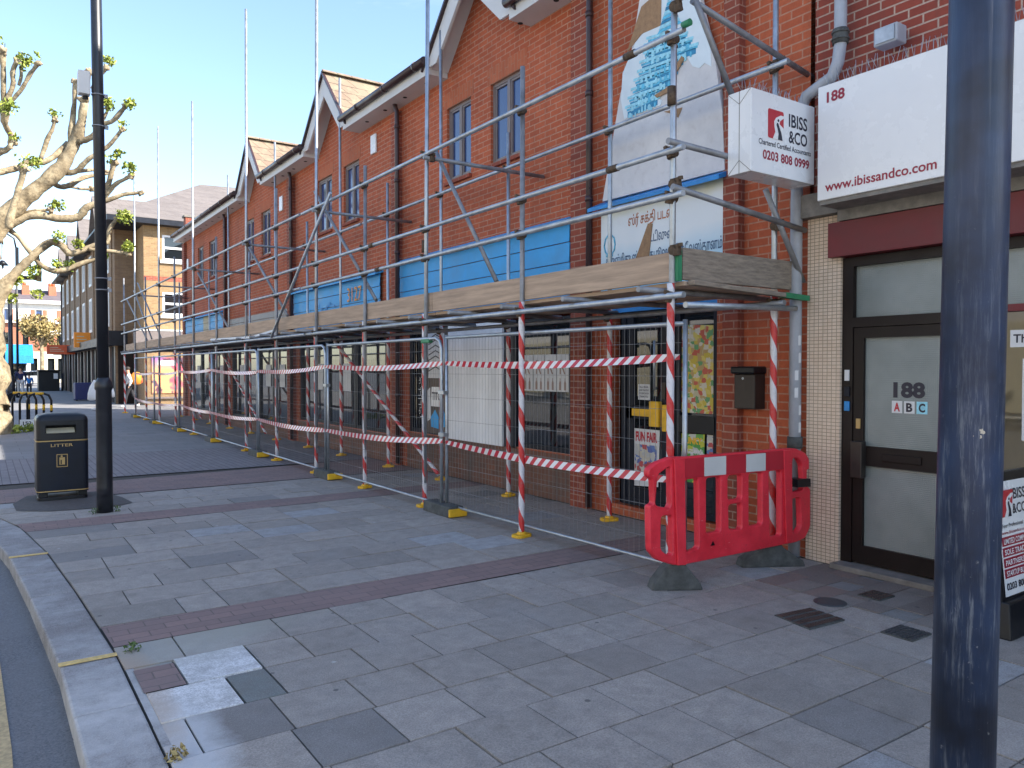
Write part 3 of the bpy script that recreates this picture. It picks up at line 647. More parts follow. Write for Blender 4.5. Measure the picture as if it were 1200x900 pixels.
gp = flat('green_poster', M['greenposter'], w0, [(SX-.012, y, z) for y, z in ((5.24, .5), (5.54, .48), (5.54, .98), (5.23, .99))], (-1, 0, 0), .002)
text('FUNKY', 'poster_title', M['yellowpl'], gp, (SX-.0155, 5.39, .88), (0, -1, 0), (0, 0, 1), height=.07, width=.25, bold=.04, extrude=0, align='CENTER')
text('BACK-TO-MARCH', 'poster_line', M['whiteclean'], gp, (SX-.0155, 5.39, .78), (0, -1, 0), (0, 0, 1), height=.05, width=.28, bold=.04, extrude=0, align='CENTER')
flat('small_poster', M['fair'], w0, [(SX-.012, y, z) for y, z in ((5.08, .74), (5.2, .74), (5.2, .99), (5.08, .99))], (-1, 0, 0), .002)
MB().box(FX+.0, FX+.1, 5.04, 6.55, 2.28, 2.36).build('lintel_board', M['bluetrim'], bld)
# bay 1
w1 = shopwin(7.30, 8.46, .60, 2.30)
M['bottle'] = plain('faded_bottle_print', (.32, .22, .18), .6)
for i in range(4):
    y0 = 7.40+i*.25
    ps = flat('bottle_poster', M['paper'], w1, [(SX-.012, a, z) for a, z in ((y0, 1.36), (y0+.24, 1.36), (y0+.24, 1.83), (y0, 1.83))], (-1, 0, 0), .002)
    b = MB(); X = SX-.0145
    for q in (-.05, .05):
        yc = y0+.12+q
        b.prism([(X, yc-.02, 1.38), (X, yc+.02, 1.38), (X, yc+.02, 1.47), (X, yc+.007, 1.5), (X, yc+.007, 1.53), (X, yc-.007, 1.53), (X, yc-.007, 1.5), (X, yc-.02, 1.47)], (-.001, 0, 0))
    b.build('bottle_print', M['bottle'], ps)
    text('R', 'monogram', M['bottle'], ps, (X, y0+.12, 1.58), (0, -1, 0), (0, 0, 1), height=.18, width=.12, bold=.01, extrude=.0005, align='CENTER')
MB().box(FX-.0, FX+.08, 8.46, 8.76, .58, 2.3).build('door_post', M['navy'], bld)
M['whitewash'] = plain('whitewashed_board', (.86, .87, .88), .7, 0, .12, 1.6, .1, stretch=(1, 2, .6))
MB().box(FX-.03, FX+.02, 8.76, 10.25, .58, 2.30).build('white_board', M['whitewash'], bld)
w1b = shopwin(10.27, 11.62, .60, 2.30)
M['grafdark'] = plain('graffiti_panel', (.10, .075, .06), .6, 0, .5, 3)
gp = flat('graffiti_panel', M['grafdark'], w1b, [(SX-.045, a, z) for a, z in ((10.30, .62), (11.0, .62), (11.0, 2.28), (10.30, 2.28))], (-1, 0, 0), .01)
X = SX-.057
b = MB(); b.prism([(X, y, z) for y, z in ((10.42, 2.2), (10.95, 2.22), (11.0, 1.9), (10.9, 1.75), (10.95, 1.5), (10.45, 1.5), (10.4, 1.9))], (-.002, 0, 0)); b.prism([(X, y, z) for y, z in ((10.86, .85), (10.97, .8), (10.97, 1.3), (10.88, 1.35))], (-.002, 0, 0)); b.build('pale_figure', M['paper'], gp)
b = MB()
for k in range(7):
    z = 1.6+k*.085; b.prism([(X-.0025, 10.47, z), (X-.0025, 10.7, z+.07), (X-.0025, 10.93, z), (X-.0025, 10.93, z+.02), (X-.0025, 10.7, z+.09), (X-.0025, 10.47, z+.02)], (-.001, 0, 0))
b.build('zigzag', M['darktext'], gp)
b = MB(); b.prism([(X, y, z) for y, z in ((10.5, 1.36), (10.83, 1.36), (10.86, 1.05), (10.48, 1.05))], (-.002, 0, 0)); b.build('white_patch', M['whiteclean'], gp)
text('TITO', 'tag', M['darktext'], gp, (X-.003, 10.67, 1.15), (0, -1, 0), (0, 0, 1), height=.13, width=.3, bold=.03, extrude=0, align='CENTER')
b = MB(); b.prism([(X, y, z) for y, z in ((10.35, .75), (10.55, .72), (10.57, .9), (10.45, 1.0), (10.37, .9))], (-.002, 0, 0)); b.prism([(X, y, z) for y, z in ((10.6, .7), (10.85, .72), (10.87, .86), (10.72, 1.0), (10.6, .88))], (-.002, 0, 0)); b.build('blue_splash', M['blue'], gp)
gs = MB(); rr = random.Random(9)
for k in range(14):
    y0 = 11.15+rr.uniform(0, .18); z0 = .85+k*.05; gs.box(SX-.013, SX-.011, y0, y0+rr.uniform(.03, .15), z0, z0+.015)
    gs.box(SX-.013, SX-.011, y0, y0+.012, z0, z0+rr.uniform(.04, .1))
gs.build('scrawl', M['paper'], w1b)
# further bays: mullioned glass and shutters
for (a, b, c, d), parts in ((SHOP[2], (12.5, 13.9, 15.4, 17.05)), (SHOP[3], (17.9, 19.0, 20.2, 21.4, 22.8)), (SHOP[4], (23.6, 25.0, 26.6, 28.2))):
    for u, v in zip(parts, parts[1:]):
        o = shopwin(u+.02, v-.02, c, 2.3)
        if rr.random() < .6:
            y0 = u+.3; note(o, y0, y0+.4, 1.2, 1.75, SX-.012, M['paper'], [], M['darktext'])
# ------------------------------------------------------------------ temple tower board and banner
def inkboard():
    k = NT('torn_board_surface'); o = k.obj(); n = k.noise(o, 1.8, 6, .65); n2 = k.noise(o, 10, 4)
    c = k.mix(k.ramp(n, .35, .7), (.56, .55, .56), (.72, .70, .69)); c = k.mix(k.ramp(n2, .55, .8, 0, .3), c, (.32, .27, .24)); k.col(c); k.rough(.8); return k.m
M['tornboard'] = inkboard(); M['print_pale'] = plain('pale_print', (.66, .74, .78), .5, 0, .05); M['print_cyan'] = plain('cyan_print', (.10, .46, .66), .5, 0, .3, 14); M['print_light'] = plain('light_cyan_print', (.30, .64, .76), .5, 0, .25, 18); M['print_deep'] = plain('deep_cyan_print', (.02, .22, .40), .5, 0, .3, 10)
def yz(px, py, X=5.80): v = at(px, py, X=X); return (v.y, v.z)
tb = thing('temple_tower_board', 'tall tapering board with torn blue temple picture, fixed above the banner', 'signboard', (5.8, 5.8, 3.55))
BX = 5.80
out = [yz(706, 236), yz(849, 199), yz(846, 130), yz(838, 70), yz(825, 20), (5.30, 5.75), (5.40, 6.3), (5.85, 6.3), (6.02, 5.6), yz(740, 60), yz(727, 110), yz(716, 175)]
MB().prism([(BX, a, b) for a, b in out], (.05, 0, 0)).build('board', M['tornboard'], tb)
MB().prism([(BX-.001, *yz(*p)) for p in ((735, 62), (752, 8), (775, -12), (775, 30), (752, 40))], (-.006, 0, 0)).build('bare_patch', M['chip'], tb)
# surviving print: pale sheet with ragged lower edge
rag = [(730, 86), (745, 50), (755, 38), (775, 28), (777, -20), (805, -30), (822, 10), (833, 60), (834, 78), (826, 74), (820, 80), (812, 78), (805, 66), (799, 66), (792, 80), (787, 86), (788, 96), (778, 104), (768, 112), (776, 118), (774, 124), (762, 128), (745, 133), (732, 140), (728, 118)]
pr = MB().prism([(BX-.001, *yz(*p)) for p in rag], (-.004, 0, 0)).build('printed_sheet', M['print_pale'], tb)
tiers = []
lv = [(34, 66), (52, 58), (74, 64), (96, 60), (118, 60)]
def quad(b, p, q, h, d=.001, X=BX-.006):
    a = yz(*p); c = yz(*q); b.prism([(X, a[0], a[1]), (X, c[0], c[1]), (X, c[0], c[1]+h), (X, a[0], a[1]+h)], (-d, 0, 0))
cy, lt, dp = MB(), MB(), MB(); rr = random.Random(5)
rows_ = [(760, 800, 50, 38, 0), (757, 806, 58, 43, 0), (756, 812, 67, 49, 1), (752, 818, 78, 56, 1), (749, 803, 89, 69, 2), (745, 797, 99, 80, 2), (742, 790, 110, 92, 3), (738, 778, 120, 105, 3), (735, 773, 131, 116, 4)]
for (xa, xb, ya, yb, k) in rows_:
    quad(cy, (xa, ya), (xb, yb), .025); quad(lt, (xa-2, ya-3), (xb+1, yb-3), .03, .003); quad(dp, (xa+1, ya+7), (xb-2, yb+7), .06, .001)
    m = 9
    for i in range(m):
        x = xa+2+(xb-xa-4)*i/m; yq = ya+(yb-ya)*i/m+9+rr.uniform(-2, 2)
        q = rr.choice((lt, lt, cy)); a = yz(x, yq); hh = rr.uniform(.04, .09); wd = rr.uniform(.015, .05)
        q.prism([(BX-.008, a[0], a[1]), (BX-.008, a[0]-wd, a[1]), (BX-.008, a[0]-wd, a[1]+hh*.7), (BX-.008, a[0]-wd/2, a[1]+hh), (BX-.008, a[0], a[1]+hh*.7)], (-.002, 0, 0))
for (x, y_, s_) in ((785, 26, .32),):
    a = yz(x, y_+8)
    for k in range(8):
        t = k/8; ww = s_*(1-t)**1.2/2+.012; q = (cy, lt, dp)[k % 3]
        q.prism([(BX-.008, a[0]-ww, a[1]+t*.32), (BX-.008, a[0]+ww, a[1]+t*.32), (BX-.008, a[0]+ww*.8, a[1]+t*.32+.035), (BX-.008, a[0]-ww*.8, a[1]+t*.32+.035)], (-.002, 0, 0))
cy.build('tower_print', M['print_cyan'], pr); lt.build('tower_highlights', M['print_light'], pr); dp.build('tower_recesses', M['print_deep'], pr)
for rip in ([(788, 85), (800, 66), (803, 69), (791, 90)], [(768, 112), (783, 103), (787, 107), (771, 115)]):
    MB().prism([(BX-.006, *yz(*p)) for p in rip], (-.012, 0, 0)).build('torn_edge', M['chip'], tb)
MB().prism([(BX-.002, *yz(*p)) for p in ((778, 131), (800, 126), (795, 138), (786, 133))], (-.004, 0, 0)).build('bare_patch', M['chip'], tb)
# banner
bn = thing('temple_banner', 'blue edged white and sky blue banner with Tamil lettering below the torn temple board', 'banner', (5.8, 5.8, 2.5))
def bannermat():
    k = NT('banner_print'); o = k.obj(); sp = k.n('ShaderNodeSeparateXYZ'); k.l(o, sp.inputs[0])
    n = k.noise(o, 2.5, 3); z = k.math('ADD', sp.outputs[2], k.math('MULTIPLY', k.math('SUBTRACT', n, .5), .25))
    c = k.mix(k.ramp(z, 2.55, 3.05), (.24, .58, .82), (.74, .78, .80)); c = k.mix(k.ramp(z, 3.32, 3.55), c, (.62, .60, .30)); k.col(c); k.rough(.45); return k.m
M['banner'] = bannermat()
MB().box(FX-.07, FX-.01, 4.88, 6.67, 2.45, 3.47).build('panel', M['banner'], bn)
cpb = MB(); cpb.prism([(FX-.20, 4.86, 3.47), (FX, 4.86, 3.56), (FX, 4.86, 3.50), (FX-.20, 4.86, 3.43)], (0, 1.9, 0)); cpb.build('top_flashing', M['bluetrim'], bn); MB().box(FX-.085, FX-.01, 4.82, 4.879, 2.45, 3.49).build('side_trim', M['bluetrim'], bn)
M['tamilred'] = plain('orange_brown_letters', (.42, .12, .03), .5); M['tamilblue'] = plain('blue_black_letters', (.06, .12, .22), .5)
TX = FX-.0735
text('ஸ்ரீ சக்தி படை', 'heading', M['tamilred'], bn, (TX, 6.22, 3.16), (0, -1, 0), (0, 0, 1), height=.17, width=.66, bold=.01, extrude=0)
text('வீட்டிலுள்', 'middle_line', M['tamilblue'], bn, (TX, 5.98, 2.99), (0, -1, 0), (0, 0, 1), height=.12, width=.42, bold=.01, extrude=0)
text('அருள்மிகு ஸ்ரீ நாகபூஷணி தேவஸ்தானம்', 'main_line', M['tamilblue'], bn, (TX, 6.60, 2.76), (0, -1, 0), (0, 0, 1), height=.17, width=1.68, bold=.012, extrude=0)
# little sitting-figure emblem outline, torn strip
em = MB(); a = Vector((TX, 6.52, 3.04))
for k in range(10):
    t0 = 2*math.pi*k/10; t1 = t0+.63; em.tube(a+Vector((0, .09*math.cos(t0), .12*math.sin(t0))), a+Vector((0, .09*math.cos(t1), .12*math.sin(t1))), .008, seg=5)
em.tube(a+Vector((0, -.05, -.12)), a+Vector((0, .05, -.12)), .012, seg=5); em.build('emblem', M['print_cyan'], bn)
MB().prism([(FX-.0705, *yz(*p, X=FX-.07)) for p in ((745, 305), (760, 262), (765, 262), (761, 300), (756, 306))], (-.01, 0, 0)).build('torn_strip', M['chip'], bn)
# letterbox on the brick pier
lb = thing('letterbox', 'dark bronze post box fixed to the brick pier beside the poster window', 'letterbox', (FX, 4.58, 1.3))
MB().box(FX-.16, FX-.005, 4.47, 4.70, 1.28, 1.60).build('box', M['letterbox'], lb, bevel=.01); MB().box(FX-.20, FX-.005, 4.455, 4.715, 1.602, 1.67).build('lid', M['black'], lb, bevel=.015)
MB().tube((FX-.163, 4.6, 1.56), (FX-.158, 4.6, 1.56), .012).build('lock', M['galv'], lb)
# ================================================================== OFFICE BUILDING 188
of = thing('office_building', 'old red brick building with frosted door and mosaic tiled pier beside the scaffolded parade', 'building', (6.2, 2, 0))
ow = MB(); ow.wall(FX+.02, -4, 4.0, 2.95, 11, [(-.2, 1.2, 5.2, 7.2), (2.2, 3.0, 6.2, 7.8)], .12); ow.poly([(FX+.02, 4.0, 6.2), (16, 4.0, 6.2), (16, 4.0, 11), (FX+.02, 4.0, 11)]); ow.poly([(FX+.02, -4, 0), (16, -4, 0), (16, -4, 11), (FX+.02, -4, 11)]); ow.poly([(16, -4, 0), (16, 4, 0), (16, 4, 11), (16, -4, 11)])
ow.build('wall', M['brick188'], of); MB().poly([(5.7, -4.2, 11), (16, -4.2, 11), (16, 4.2, 11), (5.7, 4.2, 11)]).build('roof', M['slateroof'], of)
casement(of, 2.2, 3.0, 6.2, 7.8, FX+.1, 'whitepvc', 'glass'); casement(of, -.2, 1.2, 5.2, 7.2, FX+.1, 'whitepvc', 'glass')
MB().box(FX-.03, FX+.4, 3.715, 4.025, 0, 2.93).build('tiled_pier', M['mosaic'], of)
MB().box(FX-.11, FX+.3, 3.70, 4.10, 2.935, 3.13).build('concrete_corbel', M['concrete'], of)
MB().box(FX-.11, FX+.4, -4, 3.698, 2.86, 2.98).build('bressummer', M['concrete'], of)
MB().box(FX-.10, FX+.3, -4, 3.79, 2.57, 2.855).build('maroon_panel', M['maroon'], of, bevel=.004)
dx = FX+.05
fr = MB(); fr.box(dx-.05, dx+.05, 3.62, 3.712, 0, 2.565).box(dx-.05, dx+.05, -4, 3.62, 2.49, 2.565).box(dx-.05, dx+.05, 2.72, 3.62, 1.99, 2.07).box(dx-.05, dx+.05, 2.60, 2.72, 0, 2.49)
fo = fr.build('door_frame', M['darkbrown'], of)
MB().box(dx, dx+.01, 2.72, 3.62, 2.07, 2.49).build('transom_pane', M['frosted'], of)
dr = MB(); dx2 = dx+.0
dr.box(dx2-.04, dx2+.02, 3.53, 3.615, .06, 1.985).box(dx2-.04, dx2+.02, 2.725, 2.81, .06, 1.985).box(dx2-.04, dx2+.02, 2.81, 3.53, 1.90, 1.985).box(dx2-.04, dx2+.02, 2.81, 3.53, .06, .20).box(dx2-.04, dx2+.02, 2.81, 3.53, .86, 1.02)
dro = dr.build('office_door', M['darkbrown'], of)
MB().box(dx2-.01, dx2, 2.81, 3.53, 1.02, 1.90).build('upper_pane', M['frosted'], dro); MB().box(dx2-.01, dx2, 2.81, 3.53, .20, .86).build('lower_pane', M['frosted'], dro)
MB().box(dx2-.055, dx2-.041, 3.05, 3.36, .91, .97).build('letter_slot', M['darkbrown'], dro, bevel=.004)
MB().box(dx2-.11, dx2-.04, 3.50, 3.60, .76, 1.06).build('pull_handle', M['letterbox'], dro, bevel=.008); MB().box(dx2-.052, dx2-.04, 3.55, 3.585, 1.16, 1.24).build('lock', M['gold'], dro)
for z in (1.42, 1.3): MB().box(dx-.065, dx-.051, 3.64, 3.685, z, z+.08).build('door_bell', M['bluetrim'] if z < 1.4 else M['navy'], fo, bevel=.003)
MB().box(dx-.06, dx-.051, 3.645, 3.685, 1.55, 1.64).build('sticker', M['paper'], fo)
DX = dx2-.012
text('188', 'door_number', M['darktext'], dro, (DX, 3.17, 1.42), (0, -1, 0), (0, 0, 1), height=.125, width=.25, bold=.045, extrude=0, align='CENTER')
for i, (ch, mt) in enumerate((('A', 'redvinyl'), ('B', 'darktext'), ('C', 'darktext'))):
    y0 = 3.305-i*.098
    st = flat('letter_sticker', M['paper'] if i < 2 else M['print_light'], dro, [(DX, y0, 1.30), (DX, y0-.083, 1.30), (DX, y0-.083, 1.395), (DX, y0, 1.395)], (-1, 0, 0), .001)
    text(ch, 'letter', M[mt], st, (DX-.002, y0-.0415, 1.312), (0, -1, 0), (0, 0, 1), height=.07, width=.05, bold=.04, extrude=0, align='CENTER')
MB().box(dx-.2, dx+.05, 2.6, 3.72, 0, .045).build('door_step', M['concrete'], of, bevel=.006)
# shop window to the right with pale interior
sw = MB(); sw.box(dx-.05, dx+.05, -4, 2.598, 2.05, 2.10).box(dx-.05, dx+.05, 2.52, 2.598, 0, 2.05).box(dx-.05, dx+.05, -4, 2.52, .3, .38)
swo = sw.build('office_window', M['maroon'], of); MB().box(dx, dx+.008, -4, 2.52, .38, 2.05).build('pane', M['clear'], swo); MB().box(dx, dx+.008, -4, 2.60, 2.10, 2.49).build('top_pane', M['frosted'], swo)
MB().box(dx-.03, dx+.03, -4, 2.52, .0, .298).build('stall_riser', M['darkbrown'], of)
it = MB(); it.box(dx+1.5, dx+1.55, -4, 3.6, 0, 2.5); it.box(dx+.1, dx+1.5, 2.66, 2.72, 0, 2.5); it.box(dx+.1, dx+1.5, -4, 2.66, -.02, .02); it.build('interior', M['cream'], of)
ns = flat('newspaper_sign', M['paper'], swo, [(dx-.006, 2.46, 1.80), (dx-.006, 2.05, 1.80), (dx-.006, 2.05, 1.92), (dx-.006, 2.46, 1.92)], (-1, 0, 0), .002)
text('The Times', 'sign_lettering', M['darktext'], ns, (dx-.010, 2.44, 1.83), (0, -1, 0), (0, 0, 1), height=.06, width=.34, bold=.02, extrude=0)
flat('window_notice', M['paper'], swo, [(dx-.006, 2.38, 1.15), (dx-.006, 2.05, 1.15), (dx-.006, 2.05, 1.72), (dx-.006, 2.38, 1.72)], (-1, 0, 0), .002)
# main fascia sign
sg = thing('office_fascia_sign', 'wide blank white fascia sign with red web address above the office door', 'sign', (5.6, 2, 3))
MB().box(5.50, FX+.01, -1.5, 3.69, 2.985, 3.885).build('box', M['whiteclean'], sg, bevel=.006)
MB().box(5.515, FX, -1.5, 3.68, 2.95, 2.983).build('underside', M['concrete'], sg)
SXS = 5.4975
text('188', 'number', M['redtext'], sg, (SXS, at(969, 120, X=5.5).y, 3.74), (0, -1, 0), (0, 0, 1), height=.085, width=at(969, 118, X=5.5).y-at(990, 112, X=5.5).y, bold=.03, extrude=0)
text('www.ibissandco.com', 'web_address', M['redtext'], sg, (SXS, at(967, 220, X=5.5).y, 3.045), (0, -1, 0), (0, 0, 1), width=at(967, 220, X=5.5).y-at(1098, 195, X=5.5).y, bold=.018, extrude=0)
def spikes(parent, pts, rnd):
    b = MB()
    for p in pts:
        for _ in range(2):
            d = Vector((rnd.uniform(-.045, .045), rnd.uniform(-.045, .045), rnd.uniform(.09, .13))); b.tube(p, Vector(p)+d, .0018, seg=4)
    return b.build('bird_spikes', M['galv'], parent)
rr = random.Random(12)
spikes(sg, [(5.56, y*.045-1.5, 3.885) for y in range(115)], rr)
# projecting box sign
ps = thing('projecting_sign', 'white box sign reading IBISS & CO sticking out beside the scaffold corner', 'sign', (5.3, 3.9, 3.2))
px0, px1, py0, py1, pz0, pz1 = 4.82, 5.62, 3.80, 4.02, 3.155, 3.785
MB().box(px0, px1, py0, py1, pz0, pz1).build('box', M['whiteclean'], ps, bevel=.004)
sm = MB(); xe = px0-.0015; ym = (py0+py1)/2
sm.box(xe-.001, xe+.001, ym-.002, ym+.002, pz0, pz1)
for (za, zb) in ((pz0, pz0+.1), (pz1, pz1-.1)):
    for yb in (py0, py1): sm.tube((xe, yb, za), (xe, ym, zb), .0018, seg=4)
sm.build('seams', M['concrete'], ps)
PY = py0-.0015
def pst(body, mat, x0, x1, z, hgt, b=.02, nm='lettering'): return text(body, nm, M[mat], ps, (x0, PY, z), (1, 0, 0), (0, 0, 1), height=hgt, width=x1-x0, bold=b, extrude=0)
pst('IBISS', 'darktext', 5.28, 5.52, 3.565, .105, .02); pst('&CO', 'darktext', 5.28, 5.52, 3.44, .10, .02)
pst('Chartered Certified Accountants', 'darktext', 4.91, 5.57, 3.375, .043, .015); pst('0203 808 0999', 'redtext', 4.96, 5.55, 3.265, .075, .03)
def logo(parent, x0, y, z0, s, name='emblem'):
    """red tile with a white winding road and a small dark figure"""
    sq = rounded([(0, 0), (.28, 0), (.95, .95), (1, 1), (0, 1)][:0] or [(0, 0), (1, 0), (1, 1), (0, 1)], .09)
    e = MB().prism([(x0+p[0]*s*.86, y, z0+p[1]*s) for p in sq], (0, -.001, 0)).build(name, M['redvinyl'], parent)
    road = [(.30, 0), (1.02, 0), (1.02, .42), (.72, .55), (.76, .66), (1.02, .8), (1.02, .86), (.80, .86), (.50, .74), (.38, .60), (.40, .42), (.46, .25)]
    MB().prism([(x0+p[0]*s*.86, y-.0012, z0+p[1]*s) for p in road], (0, -.001, 0)).build('white_road', M['whiteclean'], e)
    fg = [(.62, 0), (.92, 0), (.84, .25), (.70, .45), (.64, .56), (.56, .58), (.52, .5), (.60, .36), (.66, .2)]
    b = MB().prism([(x0+p[0]*s*.86, y-.0024, z0+p[1]*s) for p in fg], (0, -.001, 0)); b.tube((x0+.64*s*.86, y-.0024, z0+.66*s), (x0+.64*s*.86, y-.0034, z0+.66*s), .05*s, seg=14); b.build('dark_figure', M['darktext'], e)
logo(ps, 5.02, PY, 3.44, .225)
spikes(ps, [(px0+.03+i*.05, (py0+py1)/2+.0, pz1) for i in range(16)], rr)
# pipes, floodlight
sp_ = thing('soil_pipe', 'grey drain pipe climbing the brick and tiled corner beside the office sign', 'pipe', (5.78, 4.1, 0))
b = MB(); b.pipe([(5.80, 4.09, .02), (5.80, 4.09, 3.0), (5.80, 4.08, 3.6), (5.80, 4.06, 3.86), (5.80, 4.0, 3.97), (5.80, 3.86, 4.02), (5.80, 3.76, 4.06), (5.80, 3.71, 4.16), (5.80, 3.69, 4.3), (5.80, 3.69, 6.5)], .05, 14); b.build('pipe', M['greypipe'], sp_)
b = MB(); b.tube((5.8, 4.09, .96), (5.8, 4.09, 1.06), .064, seg=14); b.build('collar', M['rubber'], sp_)
b = MB(); b.tube((5.8, 3.69, 4.30), (5.8, 3.69, 4.42), .062, seg=14).tube((5.8, 3.69, 4.33), (5.8, 3.69, 4.345), .07, seg=14).tube((5.8, 3.69, 4.385), (5.8, 3.69, 4.4), .07, seg=14); b.build('joint_ring', M['rubber'], sp_)
b = MB(); rq = random.Random(2)
for k in range(6):
    z = 1.1+k*.15; a0 = rq.uniform(3.6, 4.4)
    pts = [(5.8+.0515*math.cos(a0+t), 4.09+.0515*math.sin(a0+t)) for t in (0, .3, .6)]
    for (xa, ya), (xb, yb) in zip(pts, pts[1:]): b.poly([(xa, ya, z), (xb, yb, z), (xb, yb, z+.09), (xa, ya, z+.08)])
b.build('sticker', M['paper'], sp_)
fl = thing('floodlight', 'small grey floodlight on the red brick above the fascia sign', 'light', (5.8, 3.3, 4.2))
b = MB(); b.box(5.70, 5.84, 3.16, 3.35, 4.13, 4.27); b.build('housing', M['greypipe'], fl, bevel=.012); MB().box(5.69, 5.70, 3.18, 3.33, 4.145, 4.255).build('lens', M['galv'], fl); MB().box(5.84, FX+.02, 3.23, 3.28, 4.17, 4.22).build('bracket', M['black'], fl)
# ================================================================== SCAFFOLD
SF, SI = 4.33, 5.55
sc = thing('scaffold', 'tube scaffold with timber deck and red and white wrapped uprights along the brick parade', 'scaffold', (4.9, 18, 0))
tr = .0242
def rz(): return random.uniform(0, 6.28)
plate_me = None
def standard(x, y, top, lean=(0, 0), wrap=True, mat='galv', join=None):
    global plate_me
    b = MB(); b.tube((0, 0, .03), (lean[0]*top, lean[1]*top, top), tr, seg=12)
    o = b.build('standard', M[mat], None); o.location = (x, y, 0); setp(o, sc)
    if join: 
        j = MB().tube((x, y, join-.07), (x, y, join+.07), tr+.008, seg=12); j = j.build('sleeve', M['coupler'], o)
    if wrap:
        t = MB(); zs = [.04+i*.0375 for i in range(60)]; 
        t.pipe([(random.uniform(-.001, .001), random.uniform(-.001, .001), z) for z in zs]+[(0, 0, 2.30)], [tr+.004+random.uniform(0, .0022) for _ in range(61)], 14)
        q = t.build('tape_wrap', M['wrap'], None); q.location = (x, y, 0); setp(q, o)
    if plate_me is None:
        p = MB(); pts = rounded([(-.10, -.07), (.10, -.07), (.10, .07), (-.10, .07)], .06, 4); p.prism([(a, b_, .002) for a, b_ in pts], (0, 0, .03)); p.lathe((0, 0, .03), [(.05, 0), (.045, .02), (.03, .025)], 14)
        q = p.build('base_plate', M['yellowpl'], None, bevel=.005); plate_me = q.data; plate_me2 = q
    else:
        q = bpy.data.objects.new('base_plate', plate_me); COL.objects.link(q); bb = q.modifiers.new('b', 'BEVEL'); bb.width = .005; bb.segments = 2; bb.limit_method = 'ANGLE'
    q.location = (x, y, 0); q.rotation_euler.z = random.uniform(-.6, .6); setp(q, o)
    return o
FRONT = [(4.15, 6.4, (0.006, 0), 3.72), (6.12, 4.58, (.004, .002), None), (8.12, 7.2, (-.002, -.02), 3.1), (9.87, 4.42, (0, -.012), None), (11.75, 7.6, (0, -.016), None), (13.72, 4.85, (0, -.01), None), (15.66, 8.7, (0, -.02), None),
         (18.0, 4.6, (0, -.01), None), (20.3, 8.25, (0, -.012), None), (22.5, 4.7, (0, 0), None), (24.8, 8.8, (0, -.01), None), (27.05, 4.6, (0, 0), None), (29.2, 8.6, (0, -.02), None), (31.6, 5.0, (0, 0), None)]
INNER = [(4.15, 6.2), (6.24, 6.5), (8.18, 4.67), (9.94, 6.6), (11.75, 4.74), (13.8, 7.1), (15.6, 4.7), (17.7, 6.85), (19.8, 4.6), (21.8, 6.95), (24.0, 4.6), (26.0, 7.0), (28.2, 4.6)]
for y, t, l, j in FRONT: standard(SF, y, t, l, join=j, mat='galv' if t > 5 else 'galvdull')
for y, t in INNER: standard(SI+.03, y, t, mat='galv')
cp = None
def coupler(x, y, z, axis='y'):
    global cp
    if cp is None:
        b = MB(); b.tube((0, -.028, 0), (0, .028, 0), .037, seg=10); b.tube((-.03, 0, -.045), (-.03, 0, .005), .034, seg=8); b.tube((-.075, .0, .03), (-.02, .0, .035), .008, seg=6); b.box(-.085, -.055, -.014, .014, .018, .046); b.box(-.06, .02, -.02, .02, -.012, .04)
        o = b.build('coupler', M['coupler'], None, bevel=.003); cp = o
    else:
        o = cp.copy(); COL.objects.link(o)
    o.location = (x, y, z); o.rotation_euler = (random.uniform(-.3, .3), 0, 0 if axis == 'y' else math.pi/2)
    o.parent = None; o.matrix_parent_inverse = Matrix(); setp(o, sc); return o
def ledger(x, y0, y1, z, mat='galv', name='ledger', sag=0, sleeves=()):
    o = MB().tube((x, y0, z), (x, y1, z+sag), tr, seg=12).build(name, M[mat], sc)
    for s_ in sleeves: MB().tube((x, s_-.06, z), (x, s_+.06, z), tr+.006, seg=10).build('sleeve', M['coupler'], o)
    return o
fx = SF-.05
for z, j in ((4.15, (4.55, 13.4)), (3.29, (4.75, 9.5)), (2.95, (9.3,))):
    ledger(fx, 3.98, 12.2, z, sleeves=[q for q in j if q < 12]); ledger(fx, 12.3, 21.2, z+.01); ledger(fx, 21.3, 31.9, z)
MB().tube((fx, 3.92, 4.18), (fx, 3.99, 4.18), tr+.002, seg=12).build('painted_end', M['greenpaint'], sc)
ledger(SI-.03, 3.98, 12.6, 4.20); ledger(SI-.03, 12.7, 22, 4.20); ledger(SI-.03, 22.1, 29, 4.20)
ledger(SF-.05, 3.97, 12.0, 2.20); ledger(SF-.05, 12.1, 21.5, 2.2); ledger(SF-.05, 21.6, 31.9, 2.2)
ledger(SI-.03, 4.0, 14.0, 2.2, 'galvdull'); ledger(SI-.03, 14.1, 29, 2.2, 'galvdull')
cn = 0
for y, t, l, j in FRONT:
    for z in (4.15, 3.29, 2.95, 2.20):
        if z < t-.1: coupler(SF+l[0]*z, y+l[1]*z, z); cn += 1
for y, t in INNER[:10]:
    coupler(SI+.02, y, 4.2); coupler(SI+.02, y, 2.2)
# transoms under the deck and at guard height
tn = 0; y = 4.28
while y < 31.5:
    MB().tube((SF-.12-random.uniform(0, .1), y, 2.255), (SI+.12 if y < 29 else SF+.9, y, 2.255), tr, seg=8).build('transom', M['galvdull'], sc); y += .97
for y in (7.95, 11.6, 15.5, 20.1, 24.7, 28.3):
    MB().tube((SF-.1, y, 4.10), (SI+.33, y-.12, 4.08), tr, seg=10).build('transom', M['galvdull'], sc); coupler(SF, y, 4.1, 'x')
